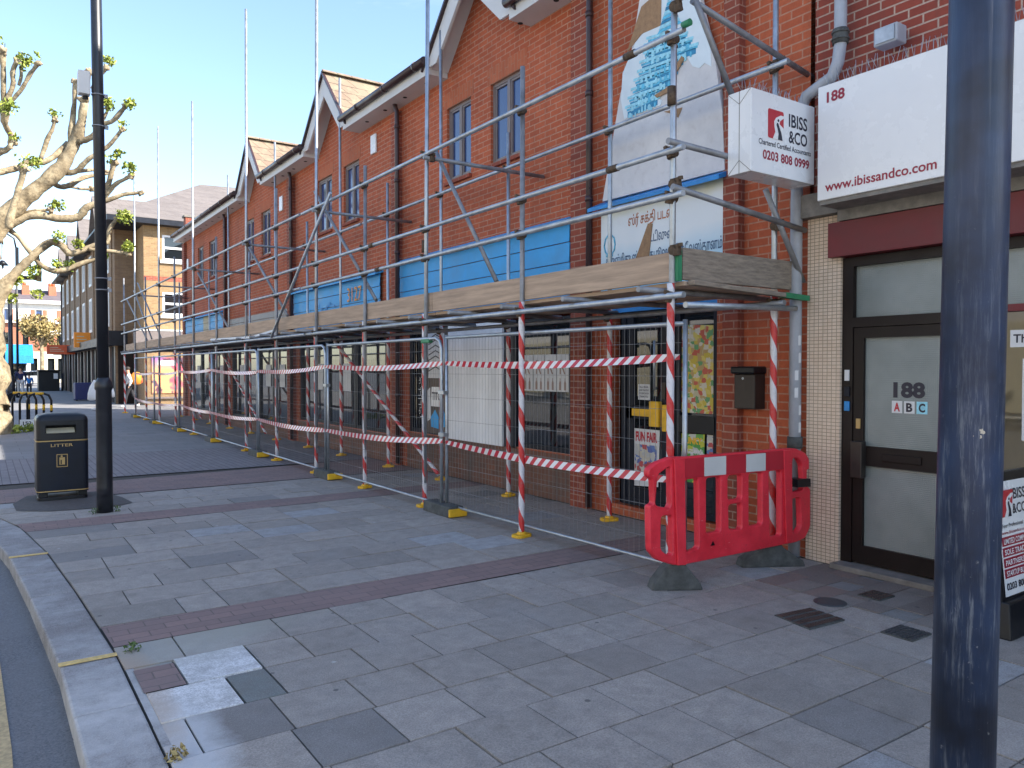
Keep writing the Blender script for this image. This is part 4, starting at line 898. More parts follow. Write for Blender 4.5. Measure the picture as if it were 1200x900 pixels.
# end guard tubes
ey = 4.10
MB().tube((SF+.10, ey-.06, 4.42), (SI+.42, ey-.04, 4.18), tr, seg=10).build('end_rail', M['galvdull'], sc)
MB().tube((SF-.15, ey-.06, 3.33), (SI+.20, ey-.06, 3.30), tr, seg=10).build('end_rail', M['galvdull'], sc)
MB().tube((SF-.1, ey-.06, 3.0), (SI+.30, ey-.06, 2.84), tr, seg=10).build('end_rail', M['galvdull'], sc)
MB().tube((SF+.02, ey-.08, 2.13), (SI+.15, ey-.08, 2.16), tr, seg=10).build('end_rail', M['galv'], sc)
for p in ((SF, 4.12, 4.38), (SF, 4.12, 3.05), (SI, 4.12, 4.22), (SI, 4.12, 3.30), (SI, 4.12, 2.86), (SI, 4.12, 2.2), (SF, 4.12, 2.55)): coupler(*p, 'x')
# braces
def brace(p0, p1, mat='galvdull', r=tr, name='brace'): return MB().tube(p0, p1, r, seg=10).build(name, M[mat], sc)
e0 = at(823, 20, Y=4.0); e1 = at(856, 108, Y=3.96); brace(at(814, -2, Y=4.02), at(858, 112, Y=4.02)); brace(at(897, 222, Y=4.06), at(941, 330, Y=4.06))
XB = SF-.11
for (p, q) in (((387, 226), (318, 395)), ):
    brace(at(*p, X=XB), at(*q, X=XB), 'galv')
XC = SF+.12
for (p, q) in (((369, 225), (441, 352)), ((511, 178), (582, 330)), ((292, 290), (337, 370)), ((232, 320), (272, 392))):
    brace(at(*p, X=XC), at(*q, X=XC))
for (y0, z0, y1, z1) in ((31.6, 4.2, 27.2, 2.5), (29.2, 4.6, 24.9, 2.5), (26.6, 2.6, 30.0, 4.4)): brace((SF+.1, y0, z0), (SF+.1, y1, z1))
# wrapped diagonal below the deck
def wrapped(p0, p1):
    p0, p1 = Vector(p0), Vector(p1); L = (p1-p0).length; b = MB(); k = int(L/.05)
    b.pipe([(0, 0, L*i/k) for i in range(k+1)], [tr+.003+random.uniform(0, .002) for _ in range(k+1)], 12)
    o = b.build('wrapped_brace', M['wrap'], None); o.location = p0; o.rotation_euler = (p1-p0).to_track_quat('Z', 'Y').to_euler(); setp(o, sc)
wrapped((5.42, 13.7, 2.15), (5.42, 9.75, .12)); wrapped((5.42, 22.0, 2.1), (5.42, 18.0, .15)); wrapped((5.42, 27.6, 2.1), (5.42, 24.4, .15))
# deck boards and toe boards
random.seed(11)
y = 4.08
lens = []
while y < 31.4: L = min(3.9, 31.8-y); lens.append((y, y+L)); y += L+.01
for r_ in range(5):
    x0 = SF+.075+r_*.228
    for k, (a, b_) in enumerate(lens):
        if r_ > 3 and a > 27: continue
        MB().box(x0, x0+.22, a, b_, 2.283+.0*k, 2.318).build('deck_board', M['board'], sc, bevel=.003)
for k, (a, b_) in enumerate(lens):
    dz = random.uniform(-.008, .008)
    o = MB().box(SF+.028, SF+.064, a+.08 if k == 0 else a, b_, 2.322+dz, 2.545+dz).build('toe_board', M['board'], sc, bevel=.004)
    if k == 0: MB().box(SF+.024, SF+.068, 4.10, 4.159, 2.318, 2.55).build('painted_end', M['greenpaint'], o)
MB().box(SF+.08, SI+.28, 4.10, 4.135, 2.33, 2.575).build('toe_board', M['boardgrey'], sc, bevel=.004)
MB().prism([(SF+.10, 4.0, 2.285), (SI+.20, 3.99, 2.24), (SI+.20, 4.07, 2.245), (SF+.10, 4.07, 2.285)], (0, 0, .036)).build('end_board', M['boardgrey'], sc, bevel=.004)
MB().prism([(SI-.02, 3.985, 2.243), (SI+.28, 3.975, 2.230), (SI+.28, 4.072, 2.235), (SI-.02, 4.072, 2.25)], (0, 0, .043)).build('painted_end', M['greenpaint'], sc)
# limp plastic sheet edge under the toe board
rbn = MB(); pp = [(SF+.0, 18.6, 2.30), (SF-.02, 17.0, 2.27), (SF-.03, 15.2, 2.24), (SF-.01, 13.8, 2.32)]
for a, b_ in zip(pp, pp[1:]): rbn.poly([a, b_, (b_[0]+.02, b_[1], b_[2]+.045), (a[0]+.02, a[1], a[2]+.045)])
rbn.build('loose_sheeting', M['white'], sc)
# ================================================================== FENCE PANELS
def fence(p0, p1, label, round0=True, round1=False, loc=None):
    """mesh panel from p0 (near) to p1 (far)"""
    p0 = Vector((*p0, 0)); p1 = Vector((*p1, 0)); L = (p1-p0).length; d = (p1-p0)/L
    t = thing('mesh_fence', label, 'fence panel', p0, 'mesh fence panels along the scaffold'); z0, z1 = .10, 2.0; r = .02
    P = lambda s_, z: p0+d*s_+Vector((0, 0, z))
    b = MB(); a = .12
    pts = [P(0, .03)]
    pts += ([P(0, z1-a), P(.035, z1-.035), P(a, z1)] if round0 else [P(0, z1+.03)])
    if round0 and round1: pts += [P(L-a, z1), P(L-.035, z1-.035), P(L, z1-a), P(L, .03)]; b.pipe(pts, r, 10)
    elif round0: b.pipe(pts+[P(L, z1)], r, 10); b.tube(P(L, .03), P(L, z1+.03), r, seg=10)
    elif round1: b.pipe([P(0, z1), P(L-a, z1), P(L-.035, z1-.035), P(L, z1-a), P(L, .03)], r, 10); b.tube(P(0, .03), P(0, z1+.03), r, seg=10)
    else: b.tube(P(0, .03), P(0, z1+.03), r, seg=10); b.tube(P(L, .03), P(L, z1+.03), r, seg=10); b.tube(P(0, z1), P(L, z1), r, seg=10)
    b.tube(P(0, z0), P(L, z0), r*.8, seg=8); b.build('frame', M['galv'], t)
    w_ = MB(); s_ = .07
    while s_ < L-.03: w_.tube(P(s_, z0), P(s_, z1), .0012, seg=4, cap=False); s_ += .0585
    for k in range(7): 
        z = z0+.18+k*.262; w_.tube(P(0, z), P(L, z), .0021, seg=4, cap=False)
    w_.build('wire_mesh', M['galvdull'], t)
    return t
FP = [((4.47, 4.13), (4.335, 7.60)), ((4.30, 7.66), (4.28, 11.10)), ((4.26, 11.16), (4.27, 14.6)), ((4.26, 14.66), (4.26, 18.1)), ((4.26, 18.16), (4.25, 21.6)), ((4.25, 21.66), (4.24, 25.1)), ((4.24, 25.16), (4.24, 28.6))]
LB = ['mesh fence panel ending behind the red barrier, nearest of the row', 'mesh fence panel in front of the graffiti window, second from the red barrier', 'mesh fence panel third from the red barrier with rounded top corner by lone post', 'mesh fence panel fourth from the red barrier', 'mesh fence panel fifth from the red barrier', 'mesh fence panel second from the far end of the row', 'farthest mesh fence panel, by the sunlit gap']
for i, ((a, b_), lb_) in enumerate(zip(FP, LB)): fence(a, b_, lb_, round0=i in (1, 2, 3), round1=(i in (4,)))
def foot(x, y, label):
    t = thing('rubber_weight', label, 'fence foot', (x, y, 0), 'rubber feet under the fence')
    b = MB(); b.prism([(x-.11, y-.3, .0), (x+.11, y-.3, 0), (x+.09, y-.28, .12), (x-.09, y-.28, .12)], (0, .6, 0)); b.build('block', M['rubber'], t, bevel=.012)
    MB().box(x-.115, x+.115, y-.335, y-.302, .012, .1).build('yellow_end', M['yellowpl'], t, bevel=.01)
for (x, y), lb_ in (((4.31, 7.63), 'black rubber foot with yellow end under the nearest fence joint'), ((4.27, 11.13), 'black rubber foot with yellow end under the second fence joint'), ((4.26, 14.63), 'rubber foot under the third fence joint from the red barrier'), ((4.26, 18.13), 'rubber foot under the fourth fence joint'), ((4.25, 21.63), 'rubber foot under the fifth fence joint'), ((4.24, 25.13), 'rubber foot under the last but one fence joint'), ((4.24, 28.6), 'rubber foot at the far end of the fence')): foot(x, y, lb_)
# fence coupler clamps
for (x, y, z) in ((4.31, 7.63, 1.38), (4.31, 7.63, .9), (4.27, 11.13, 1.4)):
    tag(MB().box(x-.035, x+.035, y-.06, y+.06, z-.02, z+.02).build('fence_clip', M['galv']), 'small steel clip joining fence posts at %s' % ('the nearest joint, upper' if z == 1.38 else 'the nearest joint, lower' if z == .9 else 'the second joint'), 'clip')
tag(MB().box(4.275, 4.335, 7.92, 8.12, 1.95, 2.0).build('green_tie', M['greenpaint'], bevel=.01), 'green tie wound round the top rail where fence meets upright', 'tie')
# barrier tape
def tape_run(pts, label, wd=.07):
    """ribbon through points with slight sag and twist, stripes by length"""
    bm = bmesh.new(); uv = bm.loops.layers.uv.new('UVMap'); u = 0; prev = None; rows = []
    P = [Vector(p) for p in pts]; fine = []
    for a, b_ in zip(P, P[1:]):
        m = max(6, int((b_-a).length/.12))
        for i in range(m): t = i/m; q = a.lerp(b_, t); q.z -= .035*math.sin(math.pi*t)*(b_-a).length/3; fine.append((q, t, (b_-a).length))
    fine.append((P[-1], 0, 1)); u = 0
    for i, (q, t, L) in enumerate(fine):
        if i: u += (q-fine[i-1][0]).length
        pinch = .72+.28*min(1, math.sin(math.pi*t)*3) if t else .6
        tw = .5*math.sin(u*1.7); up = Vector((math.sin(tw)*.6, 0, math.cos(tw)))*wd/2*pinch
        rows.append((bm.verts.new(q-up), bm.verts.new(q+up), u))
    for a, b_ in zip(rows, rows[1:]):
        f = bm.faces.new([a[0], b_[0], b_[1], a[1]])
        for lp, (uu, vv) in zip(f.loops, ((a[2], 0), (b_[2], 0), (b_[2], 1), (a[2], 1))): lp[uv].uv = (uu, vv)
    me = bpy.data.meshes.new('barrier_tape'); bm.to_mesh(me); bm.free(); o = link('barrier_tape', me, M['tape'])
    s_ = o.modifiers.new('s', 'SOLIDIFY'); s_.thickness = .001
    tag(o, label, 'barrier tape', 'striped tapes along the fence'); return o
tx_ = lambda x, y, z: (x, y, z)
tape_run([(4.40, 4.12, 1.74), (4.29, 7.55, 1.71)], 'upper red and white tape across the fence panel nearest the red barrier')
tape_run([(4.28, 7.60, 1.71), (4.25, 11.1, 1.68), (4.24, 14.6, 1.60)], 'upper red and white tape across the second and third fence panels')
tape_run([(4.24, 14.62, 1.58), (4.23, 18.1, 1.62), (4.22, 21.6, 1.58)], 'upper red and white tape across the fourth and fifth fence panels')
tape_run([(4.22, 21.7, 1.55), (4.21, 25.1, 1.52), (4.21, 28.6, 1.5)], 'upper red and white tape across the two farthest fence panels')
tape_run([(4.42, 4.25, .78), (4.29, 7.55, .82)], 'lower red and white tape across the fence panel nearest the red barrier', .075)
tape_run([(4.28, 7.60, .83), (4.25, 11.1, .72), (4.24, 14.6, .70)], 'lower red and white tape across the second and third fence panels', .075)
tape_run([(4.24, 14.62, .70), (4.23, 18.1, .66), (4.22, 21.6, .72)], 'lower red and white tape across the fourth and fifth fence panels')
tape_run([(4.22, 21.7, .7), (4.21, 25.1, .62), (4.21, 28.6, .66)], 'lower red and white tape across the two farthest fence panels')
# ================================================================== RED BARRIER
rb = thing('plastic_barrier', 'red plastic pedestrian barrier with white panels closing the fence end', 'barrier', (4.9, 3.98, 0))
BY = 3.98
def bp(px, py): v = at(px, py, Y=BY); return (v.x, v.z)
O = [(757, 548), (765, 541), (786, 536), (925, 524), (938, 529), (945, 536), (944, 572), (946, 620), (938, 631), (925, 637), (797, 661), (786, 661), (764, 650), (758, 640)]
S = lambda z0x, z0y: (700+z0x/3, 450+z0y/3)
O = [S(*p) for p in ((170, 298), (200, 275), (250, 256), (320, 254), (668, 225), (690, 226), (722, 240), (736, 262), (736, 300), (728, 300), (728, 358), (740, 366), (740, 500), (722, 540), (690, 555), (640, 565), (290, 635), (262, 635), (205, 618), (176, 585), (173, 425), (190, 420), (186, 332), (170, 326))]
Hs = [[(204, 318), (240, 292), (248, 292), (250, 420), (243, 436), (203, 428), (196, 420)], [(216, 462), (254, 460), (256, 598), (238, 600), (214, 580)],
      [(300, 336), (345, 330), (348, 575), (302, 590)], [(374, 330), (424, 324), (424, 516), (374, 524)], [(450, 322), (498, 316), (498, 402), (450, 408)], [(452, 424), (498, 416), (498, 508), (454, 512)], [(524, 314), (570, 308), (570, 492), (524, 500)],
      [(594, 306), (636, 302), (636, 532), (598, 536)], [(678, 258), (700, 262), (712, 285), (712, 300), (716, 370), (690, 378), (676, 378)], [(676, 402), (704, 396), (708, 500), (694, 520), (678, 522)]]
mt = Matrix(((1, 0, 0, 0), (0, 0, -1, BY), (0, 1, 0, 0), (0, 0, 0, 1)))
body = shape2d([Vector(q) for q in rounded([Vector(bp(*p)) for p in O], .025)], [rounded([Vector(bp(*S(*p))) for p in h], .03) for h in Hs], .055, .011, 'body', M['redpl'], rb, mt)
# raised vertical ribs and band
pb = MB()
band = [S(*p) for p in ((290, 262), (650, 232), (652, 296), (292, 330))]
v = [Vector((bp(*p)[0], BY-.032, bp(*p)[1])) for p in band]; MB().prism(v, (0, -.006, 0)).build('top_band', M['redvinyl'], rb)
for q in (((362, 257), (438, 251), (438, 316), (362, 322)), ((509, 246), (577, 241), (577, 302), (509, 308))):
    v = [Vector((bp(*S(*p))[0], BY-.0385, bp(*S(*p))[1])) for p in q]; MB().prism(v, (0, -.003, 0)).build('reflective_panel', M['white'], rb)
for q in (((255, 262), (292, 259), (298, 632), (268, 634)), ((640, 232), (668, 230), (672, 552), (650, 558))):
    v = [Vector((bp(*S(*p))[0], BY-.028, bp(*S(*p))[1])) for p in q]; MB().prism(v, (0, -.018, 0)).build('upright_rib', M['redpl'], rb, bevel=.006)
v = [Vector((bp(*S(*p))[0], BY-.05, bp(*S(*p))[1])) for p in ((686, 333), (732, 330), (733, 358), (687, 362))]; MB().prism(v, (0, .1, 0)).build('link_clip', M['black'], rb, bevel=.004)
v = [Vector((bp(*S(*p))[0], BY-.028, bp(*S(*p))[1])) for p in ((388, 566), (396, 550), (403, 564))]; MB().prism(v, (0, -.003, 0)).build('triangle_mark', M['black'], rb)
def bfoot(x, y, L):
    f = MB(); prof = [(-L/2, 0), (L/2, 0), (L/2-.02, .05), (.09, .16), (.05, .21), (-.05, .21), (-.09, .17), (-L/2+.02, .06)]
    f.prism([(x-.03+a*.84, y-.06-a*.5, b_) for a, b_ in prof], (.06, .12, 0)); return f.build('foot', M['rubber'], rb, bevel=.012)
bfoot(4.26, 4.03, .40); bfoot(5.42, 4.05, .56)
# ================================================================== LITTER BIN
bn_ = thing('litter_bin', 'black and gold litter bin standing beside the lamp post', 'litter bin', (.81, 11.35, 0))
bx0, bx1, by0, by1 = .53, 1.10, 11.10, 11.62
def rbox(b, x0, x1, y0, y1, z0, z1, r, tz=0):
    pts = rounded([(x0, y0), (x1, y0), (x1, y1), (x0, y1)], r, 5); b.prism([(p.x, p.y, z0) for p in pts], (0, 0, z1-z0))
b = MB(); rbox(b, bx0, bx1, by0, by1, .10, .74, .07); b.build('body', M['navy'], bn_, bevel=.006)
b = MB(); rbox(b, bx0+.01, bx1-.01, by0+.01, by1-.01, 0, .045, .07); b.box(bx0+.02, bx0+.12, by0+.02, by1-.02, .045, .1); b.box(bx1-.12, bx1-.02, by0+.02, by1-.02, .045, .1); b.build('base', M['black'], bn_, bevel=.006)
# hood with front aperture: solid pieces round an opening, domed lid
b = MB(); b.wall(by0, bx0+.06, bx1-.06, .76, 1.0, [(bx0+.10, bx1-.14, .84, .945)], .12, axis='Y'); 
for x0 in (bx0, bx1-.03): pass
pts = rounded([(bx0, by0), (bx1, by0), (bx1, by1), (bx0, by1)], .07, 5)
idx = [p for p in pts if p.y > by0+.0005]
for p, q in zip(pts, pts[1:]+pts[:1]):
    if abs(p.y-by0) < 1e-4 and abs(q.y-by0) < 1e-4: continue
    b.poly([(p.x, p.y, .76), (q.x, q.y, .76), (q.x, q.y, 1.0), (p.x, p.y, 1.0)])
xs0 = min(p.x for p in pts if abs(p.y-by0) < 1e-4); xs1 = max(p.x for p in pts if abs(p.y-by0) < 1e-4)
b.poly([(xs0, by0, .76), (bx0+.06, by0, .76), (bx0+.06, by0, 1), (xs0, by0, 1)]) if xs0 < bx0+.06 else None
rings = []
c = Vector(((bx0+bx1)/2, (by0+by1)/2))
for s_, z in ((1, 1.0), (.97, 1.035), (.88, 1.065), (.6, 1.085), (.25, 1.09)):
    rings.append([b.bm.verts.new((c.x+(p.x-c.x)*s_, c.y+(p.y-c.y)*s_, z)) for p in pts])
for r0, r1 in zip(rings, rings[1:]):
    for k in range(len(pts)): b.bm.faces.new([r0[k], r0[(k+1) % len(pts)], r1[(k+1) % len(pts)], r1[k]]).smooth = True
b.bm.faces.new(rings[-1]); b.build('hood', M['black'], bn_)
MB().box(bx0+.08, bx1-.12, by0+.14, by0+.15, .80, .98).build('liner', M['darkint'], bn_)
MB().prism([(bx0+.11, by0+.03, .845), (bx1-.15, by0+.03, .845), (bx1-.15, by0+.11, .90), (bx0+.11, by0+.11, .90)], (0, 0, .006)).build('chute', M['cream'], bn_)
for z in (.742, .115):
    b = MB(); p2 = rounded([(bx0-.003, by0-.003), (bx1+.003, by0-.003), (bx1+.003, by1+.003), (bx0-.003, by1+.003)], .073, 5); b.prism([(p.x, p.y, z) for p in p2], (0, 0, .012)); b.build('gold_band', M['gold'], bn_)
text('LITTER', 'bin_lettering', M['gold'], bn_, ((bx0+bx1)/2-.01, by0-.003, .675), (1, 0, 0), (0, 0, 1), height=.036, width=.24, bold=.01, extrude=0, align='CENTER')
e = flat('pictogram', M['gold'], bn_, [(.745, by0-.002, .42), (.865, by0-.002, .42), (.865, by0-.002, .58), (.745, by0-.002, .58)], (0, -1, 0), .003)
flat('pictogram_field', M['black'], e, [(.752, by0-.005, .428), (.858, by0-.005, .428), (.858, by0-.005, .572), (.752, by0-.005, .572)], (0, -1, 0), .001)
b = MB(); b.box(.775, .835, by0-.009, by0-.006, .45, .54); b.tube((.80, by0-.009, .555), (.80, by0-.006, .555), .012, seg=10); b.build('pictogram_figure', M['gold'], e)
MB().box(.787, .80, by0-.011, by0-.0095, .455, .51).build('pictogram_slot', M['black'], e)
# ================================================================== LAMP POSTS
lp = thing('street_lamp', 'tall slim black lamp post rising beside the litter bin', 'lamp post', (1.14, 9.92, 0))
b = MB(); b.lathe((1.14, 9.92, 0), [(.088, 0), (.085, .3), (.083, 1.40), (.095, 1.42), (.095, 1.48), (.055, 1.56)], 24); b.build('base_section', M['polepaint'], lp)
b = MB(); b.tube((1.138, 9.92, 1.55), (1.08, 9.86, 8.2), .062, .055, 20); b.build('pole', M['polepaint'], lp)
b = MB(); b.pipe([(1.08, 9.86, 8.1), (1.07, 9.86, 8.6), (.8, 9.86, 8.85), (.2, 9.86, 8.9)], .04, 10); b.box(-.35, .25, 9.74, 9.98, 8.82, 8.95); b.build('lantern', M['galv'], lp)
for z in (2.55, 2.68, 4.4, 4.75):
    k = (z-1.55)/6.65; b = MB(); cx, cy = 1.138-.058*k, 9.92-.06*k; b.tube((cx, cy, z-.006), (cx, cy, z+.006), .068, seg=20); b.box(cx+.06, cx+.1, cy-.02, cy+.01, z-.02, z+.02); b.build('band_clamp', M['galvdull'], lp)
tb_ = thing('sensor_box', 'small grey equipment box strapped to the slim black lamp post', 'box', (.95, 9.9, 4.95))
cb_ = at(100, 98, Y=9.92)
MB().box(cb_.x-.075, cb_.x+.045, 9.86, 9.98, cb_.z-.13, cb_.z+.13).build('case', M['white'], tb_, bevel=.01); MB().box(cb_.x+.06, 1.07, 9.9, 9.94, cb_.z-.08, cb_.z-.03).build('bracket', M['galvdull'], tb_)
MB().tube((cb_.x, 9.93, cb_.z-.17), (cb_.x, 9.93, cb_.z-.14), .03).build('sensor', M['black'], tb_)
# weeds at the foot
tag(leaves('weed_tuft', M['greenleaf'], None, [((1.02, 9.84, .01), .06, 40), ((1.25, 9.87, .01), .07, 45)], .012, random.Random(1)), 'scrappy weeds round the foot of the slim black lamp post', 'weeds')
tag(leaves('weed_tuft', M['greenleaf'], None, [((.70, 4.93, .01), .05, 60)], .014, random.Random(2)), 'small green weed at the inner kerb edge by the yellow mark', 'weeds')
tag(leaves('weed_tuft', M['goldleaf'], None, [((.655, 3.46, .01), .05, 60)], .014, random.Random(3)), 'dry brown weed in the paving corner at the bottom of the view', 'weeds')
rp0 = Vector((0, 0, 0))+F_*2.42+R_*(2.42*.590); rpx, rpy = rp0.x, rp0.y
rp = thing('scuffed_post', 'thick dark blue post with scraped paint close to the camera', 'post', (rpx, rpy, 0))
o = MB().tube((0, 0, 0), (R_.x*.065, R_.y*.065, 5), .092, .087, 48).build('pole', M['scuff'], None); o.location = (rpx, rpy, 0); setp(o, rp)
MB().lathe((rpx, rpy, 0), [(.13, 0), (.12, .02), (.1, .03)], 32).build('collar', M['concrete'], rp)
# ================================================================== A-BOARD, small street items
ab = thing('a_board', 'black framed pavement sign advertising the accountants, behind the scuffed post', 'sign board', (5.5, 2.15, 0))
A0 = 5.11
Q = lambda x, z, o=0: (A0+x, 2.13+(1-z)*-.0+.10*z-o, z)
b = MB(); b.prism([Q(.02, .05), Q(.66, .05), Q(.66, .98), Q(.60, 1.0), Q(.08, 1.0), Q(.02, .95)], (0, .03, 0)); b.build('front_frame', M['black'], ab, bevel=.01)
b = MB(); b.prism([(A0+.06, 2.42, .0), (A0+.66, 2.42, .0), (A0+.66, 2.27, .97), (A0+.06, 2.27, .97)], (0, .03, 0)); b.build('rear_frame', M['black'], ab)
MB().prism([(A0-.02, 2.08, 0), (A0+.70, 2.08, 0), (A0+.66, 2.11, .22), (A0+.02, 2.11, .22)], (0, .09, 0)).build('base', M['black'], ab, bevel=.01)
MB().prism([Q(.07, .24, .004), Q(.61, .24, .004), Q(.61, .94, .004), Q(.07, .94, .004)], (0, -.002, 0)).build('poster', M['whiteclean'], ab)
upv = (0, .0995, .995)
for i, (t_, z) in enumerate((('LIMITED COMPANY', .555), ('SOLE TRADERS', .490), ('PARTNERSHIPS', .425), ('STARTUP BUSINESS', .36))):
    MB().prism([Q(.08, z-.01, .008), Q(.6, z-.01, .008), Q(.6, z+.045, .008), Q(.08, z+.045, .008)], (0, -.001, 0)).build('red_bar', M['redtext'], ab)
    text(t_, 'bar_lettering', M['whiteclean'], ab, Q(.10, z, .0105), (1, 0, 0), upv, height=.034, width=.36, bold=.02, extrude=0)
text('0203 808 0999', 'phone_number', M['darktext'], ab, Q(.09, .275, .008), (1, 0, 0), upv, height=.045, width=.42, bold=.03, extrude=0)
text('Your Professional', 'small_lettering', M['darktext'], ab, Q(.09, .655, .008), (1, 0, 0), upv, height=.025, width=.3, bold=.01, extrude=0)
text('www.ibissandco.com', 'small_lettering', M['redtext'], ab, Q(.09, .615, .008), (1, 0, 0), upv, height=.02, width=.34, bold=.01, extrude=0)
text('IBISS', 'name_lettering', M['darktext'], ab, Q(.26, .82, .008), (1, 0, 0), upv, height=.07, width=.2, bold=.02, extrude=0); text('&CO', 'name_lettering', M['darktext'], ab, Q(.26, .73, .008), (1, 0, 0), upv, height=.065, width=.2, bold=.02, extrude=0)
logo(ab, A0+.10, 2.13+.072-.008, .72, .17)
fe = thing('fire_extinguisher', 'red fire extinguisher just inside the office window behind the pavement sign', 'fire extinguisher', (6.1, 2.5, 0))
q_ = at(1180, 578, X=6.12); b = MB(); b.lathe((6.12, q_.y, 0), [(.08, .4), (.085, .42), (.085, .68), (.06, .73), (.03, .75)], 16); b.build('cylinder', M['redpl'], fe); b = MB(); b.box(6.08, 6.14, q_.y-.02, q_.y+.02, .752, .80); b.build('valve', M['black'], fe); MB().lathe((6.12, q_.y, 0), [(.09, .03), (.09, .39)], 12).build('stand', M['letterbox'], fe)
# covers in the paving
def cover(pts, z, mat, name, label, grid=True, nx=6, ny=3):
    t = thing(name, label, 'cover', (pts[0][0], pts[0][1], 0)); a, b_, c, d = [Vector((*p, z)) for p in pts]
    MB().prism([a, b_, c, d], (0, 0, -.01)).build('frame', M['rubber'], t)
    m = MB()
    for i in range(nx):
        for j in range(ny):
            u0, u1 = (i+.18)/nx, (i+.82)/nx; v0, v1 = (j+.18)/ny, (j+.82)/ny
            P = lambda u, v: a.lerp(b_, u).lerp(d.lerp(c, u), v)+Vector((0, 0, .0005))
            m.prism([P(u0, v0), P(u1, v0), P(u1, v1), P(u0, v1)], (0, 0, .004))
    m.build('lid', mat, t)
M['rustiron'] = plain('rusty_iron', (.085, .055, .045), .7, .3, .4, 20); M['grayiron'] = plain('grey_iron', (.08, .085, .095), .5, .5, .3, 20)
cover([(4.28, 2.90), (4.63, 2.88), (4.66, 3.16), (4.33, 3.20)], .008, M['rustiron'], 'rusty_cover', 'rusty grated cover set in the slabs before the office door', nx=12, ny=4)
cover([(4.60, 2.42), (4.83, 2.42), (4.83, 2.62), (4.60, 2.62)], .008, M['grayiron'], 'grey_cover', 'small square grey iron cover nearest the scuffed post', nx=7, ny=6)
cover([(5.22, 2.98), (5.42, 2.98), (5.42, 3.15), (5.22, 3.15)], .008, M['rustiron'], 'drain_cover', 'small rusty drain cover close to the office door step', nx=6, ny=5)
t = thing('round_cover', 'small round dark cover beside the rusty grated cover', 'cover', (4.95, 3.15, 0)); MB().lathe((4.90, 3.16, .003), [(.11, 0), (.11, .004), (.09, .006)], 24).build('lid', M['grayiron'], t)
# ================================================================== FAR BUILDINGS
fb = thing('stock_brick_block', 'three storey yellow brick block, shaded walls painted browner, beyond the scaffold with orange sign boxes', 'building', (6, 45, 0))
FY = 38.0; CX = 6.02; EZ = 8.35
flk = MB(); flk.wall(FY, CX, 16, 0, EZ, [(6.8, 8.7, 6.6, 7.75), (6.8, 8.7, 4.1, 5.15)], .15, axis='Y'); flk.poly([(CX, FY, 0), (CX, FY+2, 0), (CX, FY+2, EZ), (CX, FY, EZ)])
flk.poly([(16, FY, 0), (16, 70, 0), (16, 70, EZ), (16, FY, EZ)]); flk.build('flank_wall', M['yellowbrick'], fb)
MB().poly([(5.1, FY+2, 0), (CX, FY+2, 0), (CX, FY+2, EZ), (5.1, FY+2, EZ)]).build('recessed_wall', M['shadebrick'], fb)
FXB = 5.1
cols = [(41.0+i*3.55) for i in range(8)]
holes = []
for c in cols: holes += [(c+.9, c+2.1, 3.7, 5.6), (c+.9, c+2.1, 6.3, 8.0)]
st = MB(); st.wall(FXB, FY+2, 70, 2.7, EZ+.2, holes, .12); st.build('street_wall', M['shadebrick'], fb)
for c in cols: MB().box(FXB-.05, FXB, c-.25, c+.35, 2.9, EZ).build('pilaster', M['shadebrick'], fb)
for h in holes: casement(fb, h[0], h[1], h[2], h[3], FXB+.0, 'whitepvc', 'glass', .13)
for (x0, x1, z0, z1) in ((6.8, 8.7, 6.6, 7.75), (6.8, 8.7, 4.1, 5.15)):
    f = MB(); Yw = FY+.06; t = .09
    f.box(x0, x1, Yw-.05, Yw+.05, z0, z0+t).box(x0, x1, Yw-.05, Yw+.05, z1-t, z1).box(x0, x0+t, Yw-.05, Yw+.05, z0+t, z1-t).box(x1-t, x1, Yw-.05, Yw+.05, z0+t, z1-t); xm = (x0+x1)/2; zm = z0+(z1-z0)*.5
    f.box(xm-.05, xm+.05, Yw-.052, Yw+.05, z0+t, z1-t); f.box(x0+t, xm-.05, Yw-.048, Yw+.05, zm-.05, zm+.05); f.box(xm+.05, x1-t, Yw-.048, Yw+.05, zm-.05, zm+.05)
    wf = f.build('window', M['whitepvc'], fb); MB().box(x0+t, x1-t, Yw+.0, Yw+.01, z0+t, z1-t).build('pane', M['glass'], wf); MB().box(x0-.1, x1+.1, FY-.1, FY+.0, z0-.14, z0-.004).build('sill', M['white'], wf)
MB().box(CX+.003, 16, FY-.006, FY, 5.65, 5.85).build('string_course', M['pierbrick'], fb)
